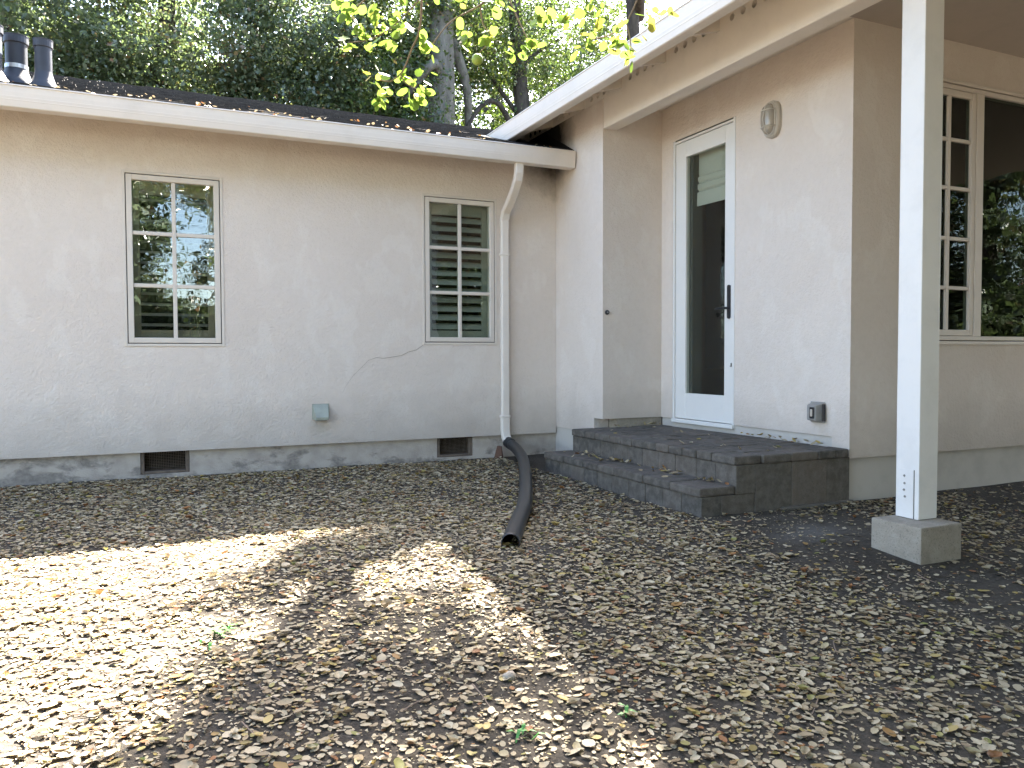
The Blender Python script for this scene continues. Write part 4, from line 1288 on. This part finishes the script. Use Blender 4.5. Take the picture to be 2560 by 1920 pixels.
tree('evergreen_tree', (-2.0, 23.0, G), (-2.0, 23.0, 9.0), 0.3, [(-3.4, 23, 5.5, 3.4, 1.0, 3.6, 130), (1.2, 23, 5.5, 3.4, 1.0, 3.4, 130)], 150, 0.45, 0.15, 'leaf_ever', 'bark_dark', 'tall dark tree closing the gaps behind the vent pipe evergreens', grp, 51, aspect=0.7)
tree('evergreen_tree', (4.6, 23.5, G), (4.6, 23.5, 9.0), 0.3, [(4.4, 23.2, 5.5, 2.8, 1.0, 3.0, 120), (5.6, 23.2, 8.8, 2.2, 1.0, 1.2, 50)], 150, 0.45, 0.15, 'leaf_ever', 'bark_dark', 'tall dark tree closing the gaps behind the grey trunk', grp, 52, aspect=0.7)
tree('oak_tree', (10.6, 24.5, G), (10.6, 24.5, 9.0), 0.3, [(9.8, 24.2, 5.2, 2.2, 1.0, 1.8, 60), (13.4, 24.2, 8.4, 2.6, 1.0, 2.4, 80), (10.4, 24.4, 10.2, 2.4, 1.0, 1.4, 60), (8.6, 24.0, 7.4, 1.2, 0.9, 0.9, 16)], 120, 0.42, 0.14, 'leaf_mid', 'bark_dark', 'far oak filling the background at right of the dark trunk', grp, 53, aspect=0.65)
# tall oak at right whose high limbs shade the yard
sg = []
def shade(x, y, h, r, k):
    sg.append((x + 0.545 * h, y + 0.69 * h, -1.02 + h, r, r, r * 0.7, k))
for (x, y, h, r, k) in ((0.46, 3.42, 8.2, 0.13, 4), (0.62, 3.66, 8.0, 0.13, 4), (0.80, 3.92, 8.0, 0.16, 5), (1.0, 4.12, 8.1, 0.18, 6), (1.2, 4.28, 8.1, 0.2, 6), (1.38, 4.1, 8.0, 0.2, 6), (0.32, 2.62, 8.6, 0.2, 7), (0.18, 2.36, 8.8, 0.18, 6), (0.5, 2.42, 8.8, 0.2, 5), (0.10, 2.1, 8.5, 0.14, 4),
                        (0.76, 2.6, 8.4, 0.2, 5), (0.72, 3.0, 8.2, 0.14, 2), (0.95, 2.25, 8.4, 0.22, 4), (1.3, 2.3, 8.6, 0.16, 3), (0.4, 1.8, 8.6, 0.22, 3), (1.42, 3.5, 8.0, 0.16, 4), (1.0, 1.7, 8.4, 0.2, 2)):
    shade(x, y, h, r, k)
for (x, y) in ((1.12, 2.95), (1.2, 2.45), (1.2, 3.35), (0.78, 2.95), (0.95, 2.1), (1.15, 1.7), (0.55, 1.9), (1.3, 2.0), (1.35, 2.8), (0.7, 2.2), (1.4, 3.2), (1.25, 1.4)):
    shade(x, y, 9.2, 0.22, 1)
tree('oak_tree', (11.3, 16.8, G), (10.2, 15.8, 9.6), 0.2, sg + [(11.2, 17.4, 8.6, 1.8, 1.5, 1.2, 40), (10.6, 18.2, 6.4, 1.4, 1.2, 1.2, 30), (11.8, 18.4, 6.2, 1.4, 1.2, 1.4, 30)],
     70, 0.17, 0.09, 'leaf_mid', 'bark_dark', 'tall oak trunk rising behind the upper gutter at right', grp, 27, limbs=False,
     extra=[([(10.6, 16.0, 8.0), (8.6, 13.0, 8.9), (6.6, 10.6, 8.3), (5.3, 9.3, 7.3), (4.7, 8.0, 7.5)], 0.14), ([(6.6, 10.6, 8.3), (5.6, 9.8, 7.6), (4.8, 9.3, 7.1)], 0.06), ([(5.3, 9.3, 7.3), (5.4, 8.4, 7.6), (5.6, 7.6, 7.4)], 0.05),
            ([(11.0, 16.5, 5.5), (10.7, 17.6, 6.6), (10.6, 18.2, 7.2)], 0.1)])
tree('evergreen_tree', (9.8, 21.5, G), (9.8, 21.5, 7.0), 0.2, [(9.0, 21.0, 5.2, 1.4, 1.0, 1.2, 30), (11.0, 21.4, 5.6, 1.6, 1.0, 1.3, 32), (13.0, 21.4, 8.0, 1.6, 1.0, 1.4, 28), (12.4, 21.6, 11, 1.8, 1.2, 1.3, 26)],
     110, 0.32, 0.10, 'leaf_mid', 'bark_dark', 'pale green tree seen through gaps at far right', grp, 28)

# trees on the other side of the yard, seen in the window panes, and blockers added out of view
gb = 'trees across the yard, reflected in the windows or added to block sky light'
yard = [((-2.4, -13.0), [(-1.5, -13.0, 3.6, 1.9, 1.2, 3.2, 150), (-5.0, -13, 3.6, 2.2, 1.4, 3.2, 90), (-0.6, -12.6, 0.9, 1.6, 1.0, 1.2, 70)], 'dark tree reflected at left side of the first window'),
        ((4.2, -16.0), [(1.6, -16.0, 6.0, 1.2, 1.0, 0.8, 9), (2.5, -16.0, 4.4, 0.9, 1.0, 1.6, 14), (1.3, -16.0, 3.2, 0.7, 1.0, 0.7, 4), (1.0, -15.5, 0.4, 2.6, 1.0, 1.5, 120)], 'sparse tree reflected against blue sky in the first window'),
        ((5.4, -13.0), [(5.2, -13.0, 3.6, 2.2, 1.6, 3.0, 100), (4.0, -12.6, 1.2, 2.0, 1.4, 1.4, 60)], 'bushy tree reflected between the two shuttered windows'),
        ((10.2, -13.5), [(10.0, -13.5, 3.6, 2.6, 1.6, 3.4, 120), (8.4, -13, 1.2, 2.0, 1.4, 1.6, 60), (12.0, -13.0, 1.8, 2.0, 1.4, 2.0, 70)], 'dense tree reflected in the louvered second window')]
for q, ((x, y), lob, lab) in enumerate(yard):
    tree('oak_tree', (x, y, -1.3), (x + .1, y, 6.5), 0.16, lob, 130, 0.30, 0.15, 'leaf_dark', 'bark_dark', lab, gb, 31 + q, aspect=0.65)
for q, (x, y, h, lob, lab) in enumerate(((-4.8, -5.5, 8.5, [(-4.8, -5.5, 5.4, 3.0, 2.2, 2.4, 200), (-8.0, -4.2, 4.6, 2.6, 2.2, 2.2, 150), (-2.6, -6.0, 1.4, 1.6, 1.0, 1.6, 70)], 'large spreading tree added out of view at the open end of the yard to block sky light'),
                                     (4.6, -6.8, 9.0, [(4.4, -6.6, 5.4, 3.0, 2.0, 2.8, 220), (0.6, -6.4, 7.6, 3.0, 2.0, 1.6, 150), (8.2, -7.0, 5.0, 2.8, 2.0, 3.0, 200)], 'large spreading tree added out of view on the porch side to block sky light'))):
    tree('blocker_tree', (x, y, -1.3), (x + .2, y, h), 0.28, lob, 120, 0.38, 0.17, 'leaf_dark', 'bark_dark', lab, gb, 60 + q, aspect=0.75)  # unseen trees added behind the camera to block sky light
rg = np.random.default_rng(78)
scr = thing('blocker_hedge', (6.0, -6.0, -1.3), 'tall dark hedge added out of view across the yard to darken the porch', 'hedge')
A = crown_points([(2.4 + i * 1.0, -6.0 + rg.normal(0, .2), 0.6 + rg.normal(0, .15), 0.9, 0.7, 1.9, 34) for i in range(9)], 0, 0.24, 110, rg)
Nn = rg.normal(size=(len(A), 3)) + np.array([0, 0, .5]); Nn /= np.linalg.norm(Nn, axis=1)[:, None]
V, Fq = leaf_cards(A[:, :3], Nn, rg.uniform(.08, .16, len(A)), .7, rg)
tag(mesh_np('foliage', V, Fq, 'leaf_dark', np.repeat(A[:, 3], 4), scr), None, None, None, 'stuff')  # unseen hedge, added to keep light off the porch side
for q, (x, y, hh) in enumerate(((12.5, -5.5, 4.5), (16.5, -7.5, 6.0), (15.5, -3.0, 5.0), (20.0, -11.0, 7.0))):
    tree('leafy_tree', (x, y, -1.3), (x + .1, y, hh), 0.2, [(x, y, hh * 0.62, 2.0, 2.0, hh * 0.42, 80), (x - 0.6, y + .6, 0.3, 1.5, 1.5, 1.1, 80), (x, y, hh * 1.05, 1.7, 1.7, hh * .3, 60)], 160, 0.32, 0.14, 'leaf_dark', 'bark_dark',
         ['nearest leafy tree reflected in the large pane', 'tall leafy tree reflected behind the nearest one in the large pane', 'round leafy tree reflected at right in the large pane', 'far tall tree reflected in the divided sash'][q], gb, 40 + q)
hb = MB()
rg = np.random.default_rng(77)
hedge = thing('hedge', (0, -10, -1.3), 'low clipped hedge reflected at the foot of the first window', 'hedge')
A = crown_points([(-6 + i * 1.1, -10 + rg.normal(0, .2), -0.6, 0.9, 0.6, 0.9, 26) for i in range(16)], 0, 0.2, 90, rg)
Nn = rg.normal(size=(len(A), 3)) + np.array([0, 0, .5]); Nn /= np.linalg.norm(Nn, axis=1)[:, None]
V, Fq = leaf_cards(A[:, :3], Nn, rg.uniform(.06, .13, len(A)), .55, rg)
tag(mesh_np('foliage', V, Fq, 'leaf_dark', np.repeat(A[:, 3], 4), hedge), None, None, None, 'stuff')

# ------------------------------------------------------------------ fruit tree whose twigs droop into the view
ft = thing('fruit_tree', (2.7, -0.5, -1.3), 'overhanging fruit tree with sunlit lime green leaves drooping before the roof', 'tree')
MB().tube(smooth_path([(2.7, -0.5, -1.35), (2.66, -0.35, -0.5), (2.55, -0.05, 0.6), (2.4, 0.5, 1.5), (2.1, 1.2, 2.2)], 6), [0.13 - 0.0028 * i for i in range(25)], 12).build('trunk', 'bark_dark', ft, smooth=True)
def limb(pts, r, r_end=0.4, name='branch', mat='bark_dark'):
    s_ = smooth_path(pts, 6)
    MB().tube(s_, [r * (1 - (1 - r_end) * i / (len(s_) - 1)) for i in range(len(s_))], 8).build(name, mat, ft, smooth=True)
limb([(2.1, 1.2, 2.2), (1.7, 2.0, 2.4), (1.25, 2.65, 2.2), (0.92, 2.84, 1.75), (0.92, 2.84, 1.45)], 0.05, 0.2)
limb([(2.1, 1.2, 2.2), (2.0, 2.0, 2.5), (1.9, 2.5, 2.1), (1.73, 2.56, 1.6), (1.70, 2.56, 1.35)], 0.04, 0.2)
limb([(2.4, 0.5, 1.5), (2.2, 0.0, 2.2), (1.8, -0.6, 2.8), (1.2, -1.2, 3.2)], 0.055, 0.3)
limb([(2.4, 0.5, 1.5), (2.8, -0.2, 2.3), (3.1, -1.0, 2.9), (3.5, -1.9, 3.1)], 0.055, 0.3)
limb([(2.2, 0.0, 2.2), (1.4, 0.2, 2.8), (0.6, 0.1, 3.1)], 0.035, 0.3)
limb([(2.1, 1.2, 2.2), (2.4, 1.6, 2.6), (2.5, 2.3, 2.85)], 0.03, 0.3)
limb([(1.25, 2.65, 2.2), (1.28, 2.78, 1.8), (1.24, 2.8, 1.4)], 0.022, 0.3)
tw = lambda pts, r=0.0045: limb(pts, r, 0.5, 'twig', 'twig')
tw([(0.92, 2.84, 1.47), (0.935, 2.86, 1.34), (0.941, 2.911, 1.237), (0.922, 2.941, 1.18), (0.903, 2.97, 1.119), (0.887, 2.985, 1.091), (0.852, 3.005, 1.065), (0.815, 3.014, 1.068)], 0.005)
tw([(0.887, 2.985, 1.091), (0.91, 2.985, 1.06), (0.955, 2.98, 1.04)], 0.003)
tw([(0.92, 2.84, 1.47), (0.80, 2.90, 1.38), (0.72, 2.95, 1.31), (0.69, 2.96, 1.28)], 0.004)
tw([(0.935, 2.86, 1.34), (0.85, 2.92, 1.25), (0.77, 2.97, 1.20), (0.69, 3.0, 1.185)], 0.003)
tw([(1.24, 2.8, 1.42), (1.15, 2.81, 1.33), (1.05, 2.86, 1.27), (0.99, 2.90, 1.19)], 0.004)
tw([(1.15, 2.81, 1.33), (1.17, 2.83, 1.27), (1.20, 2.82, 1.22), (1.165, 2.866, 1.17)], 0.0035)
tw([(1.24, 2.8, 1.42), (1.30, 2.78, 1.28), (1.339, 2.767, 1.2)], 0.0035)
tw([(1.70, 2.56, 1.37), (1.66, 2.59, 1.27), (1.60, 2.61, 1.22), (1.52, 2.66, 1.20)], 0.004)
tw([(1.66, 2.59, 1.27), (1.675, 2.585, 1.2), (1.68, 2.59, 1.165)], 0.003)
cl = [(0.667, 2.955, 1.309, 5), (0.698, 2.961, 1.28, 5), (0.744, 2.974, 1.222, 4), (0.682, 3.001, 1.191, 6), (0.718, 2.97, 1.247, 3), (0.758, 2.981, 1.196, 4), (0.857, 2.95, 1.206, 4), (0.871, 2.912, 1.285, 4), (0.88, 2.922, 1.255, 3), (0.941, 2.911, 1.237, 3),
      (1.098, 2.854, 1.242, 4), (1.094, 2.878, 1.188, 3), (1.17, 2.834, 1.221, 4), (1.201, 2.78, 1.31, 4), (0.995, 2.915, 1.185, 4), (0.791, 3.017, 1.079, 5), (0.837, 3.021, 1.03, 4), (0.979, 2.95, 1.108, 3), (0.979, 2.973, 1.047, 5), (0.907, 2.99, 1.061, 4), (0.951, 2.989, 1.025, 5), (0.827, 3.03, 1.013, 5),
      (1.655, 2.596, 1.188, 4), (1.68, 2.59, 1.166, 4), (1.683, 2.573, 1.199, 2), (1.339, 2.767, 1.199, 5), (1.553, 2.632, 1.246, 4), (0.777, 2.931, 1.301, 7), (0.806, 2.945, 1.253, 6), (1.294, 2.8, 1.173, 3), (1.509, 2.68, 1.195, 4), (1.623, 2.604, 1.216, 4), (1.357, 2.718, 1.289, 5), (1.732, 2.499, 1.284, 5),
      (0.85, 2.9, 1.36, 6), (1.0, 2.85, 1.38, 6), (1.1, 2.82, 1.36, 6), (1.45, 2.69, 1.29, 5), (1.55, 2.62, 1.33, 5)]
lv = []
for k in range(14):
    v, f, tn = leaf_arrays(np.zeros((1, 3)), np.zeros(1), np.ones(1), np.zeros(1), np.zeros(1), np.array([rnd.uniform(-.12, .35)]), np.array([[.1, .3, .5, .6, .7, .8, .98][k % 7]]), np.array([rnd.uniform(.62, .85)]))
    lv.append(v + np.array([0.5, 0, 0])); 
    lv[-1] = (lv[-1], f, tn)
meshes = []
for v, f, tn in lv:
    o = mesh_np('leaf', v, f, 'leaf_near', tn)
    meshes.append(o.data); bpy.data.objects.remove(o)
for (x, y, z, k) in cl:
    for q in range(int(k * 1.8)):
        o = bpy.data.objects.new('leaf', meshes[0 if rnd.random() < .0 else rnd.randrange(14)])
        COL.objects.link(o)
        o.parent = ft
        o.matrix_parent_inverse = world_of(ft).inverted()
        o.location = (x + rnd.gauss(0, .015), y + rnd.gauss(0, .03), z + rnd.gauss(0, .015))
        o.rotation_euler = (rnd.gauss(0, .7), rnd.gauss(0.35, .6), rnd.random() * 6.28)
        s_ = rnd.uniform(.028, .056)
        o.scale = (s_, s_, s_)
bm = bmesh.new(); bmesh.ops.create_icosphere(bm, subdivisions=3, radius=0.022)
for f in bm.faces: f.smooth = True
me = bpy.data.meshes.new('fruit'); bm.to_mesh(me); bm.free(); me.materials.append(M['fruit'])
o = bpy.data.objects.new('fruit', me); COL.objects.link(o); o.parent = ft; o.matrix_parent_inverse = world_of(ft).inverted(); o.location = (1.161, 2.868, 1.148)
# upper crown of the fruit tree, above the view, enlarged to block sky light
A = crown_points([(1.6, 2.0, 2.75, .7, .6, .35, 44), (2.4, 1.4, 2.85, .7, .7, .4, 56), (1.9, 2.6, 2.7, .5, .4, .25, 26), (2.5, 2.3, 2.85, .35, .6, .3, 26), (2.7, 0.6, 2.7, .7, .7, .4, 44), (1.6, 0.4, 2.9, .8, .8, .4, 36), (3.0, -0.6, 3.0, .9, .9, .5, 40), (1.4, -1.0, 3.2, 1.0, .9, .5, 44), (3.6, -1.9, 3.0, 1.0, .9, .6, 40), (2.2, -2.2, 3.3, 1.0, .9, .5, 40), (0.5, 0.2, 3.1, .7, .7, .35, 26), (0.3, -1.6, 3.2, .9, .8, .45, 36)], 0, 0.15, 60, np.random.default_rng(5))
rg = np.random.default_rng(6)
Nn = rg.normal(size=(len(A), 3)) + np.array([0, 0, .5]); Nn /= np.linalg.norm(Nn, axis=1)[:, None]
V, Fq = leaf_cards(A[:, :3], Nn, rg.uniform(.05, .085, len(A)), .7, rg)
tag(mesh_np('crown', V, Fq, 'leaf_mid', np.repeat(A[:, 3], 4), ft), None, None, None, 'stuff')
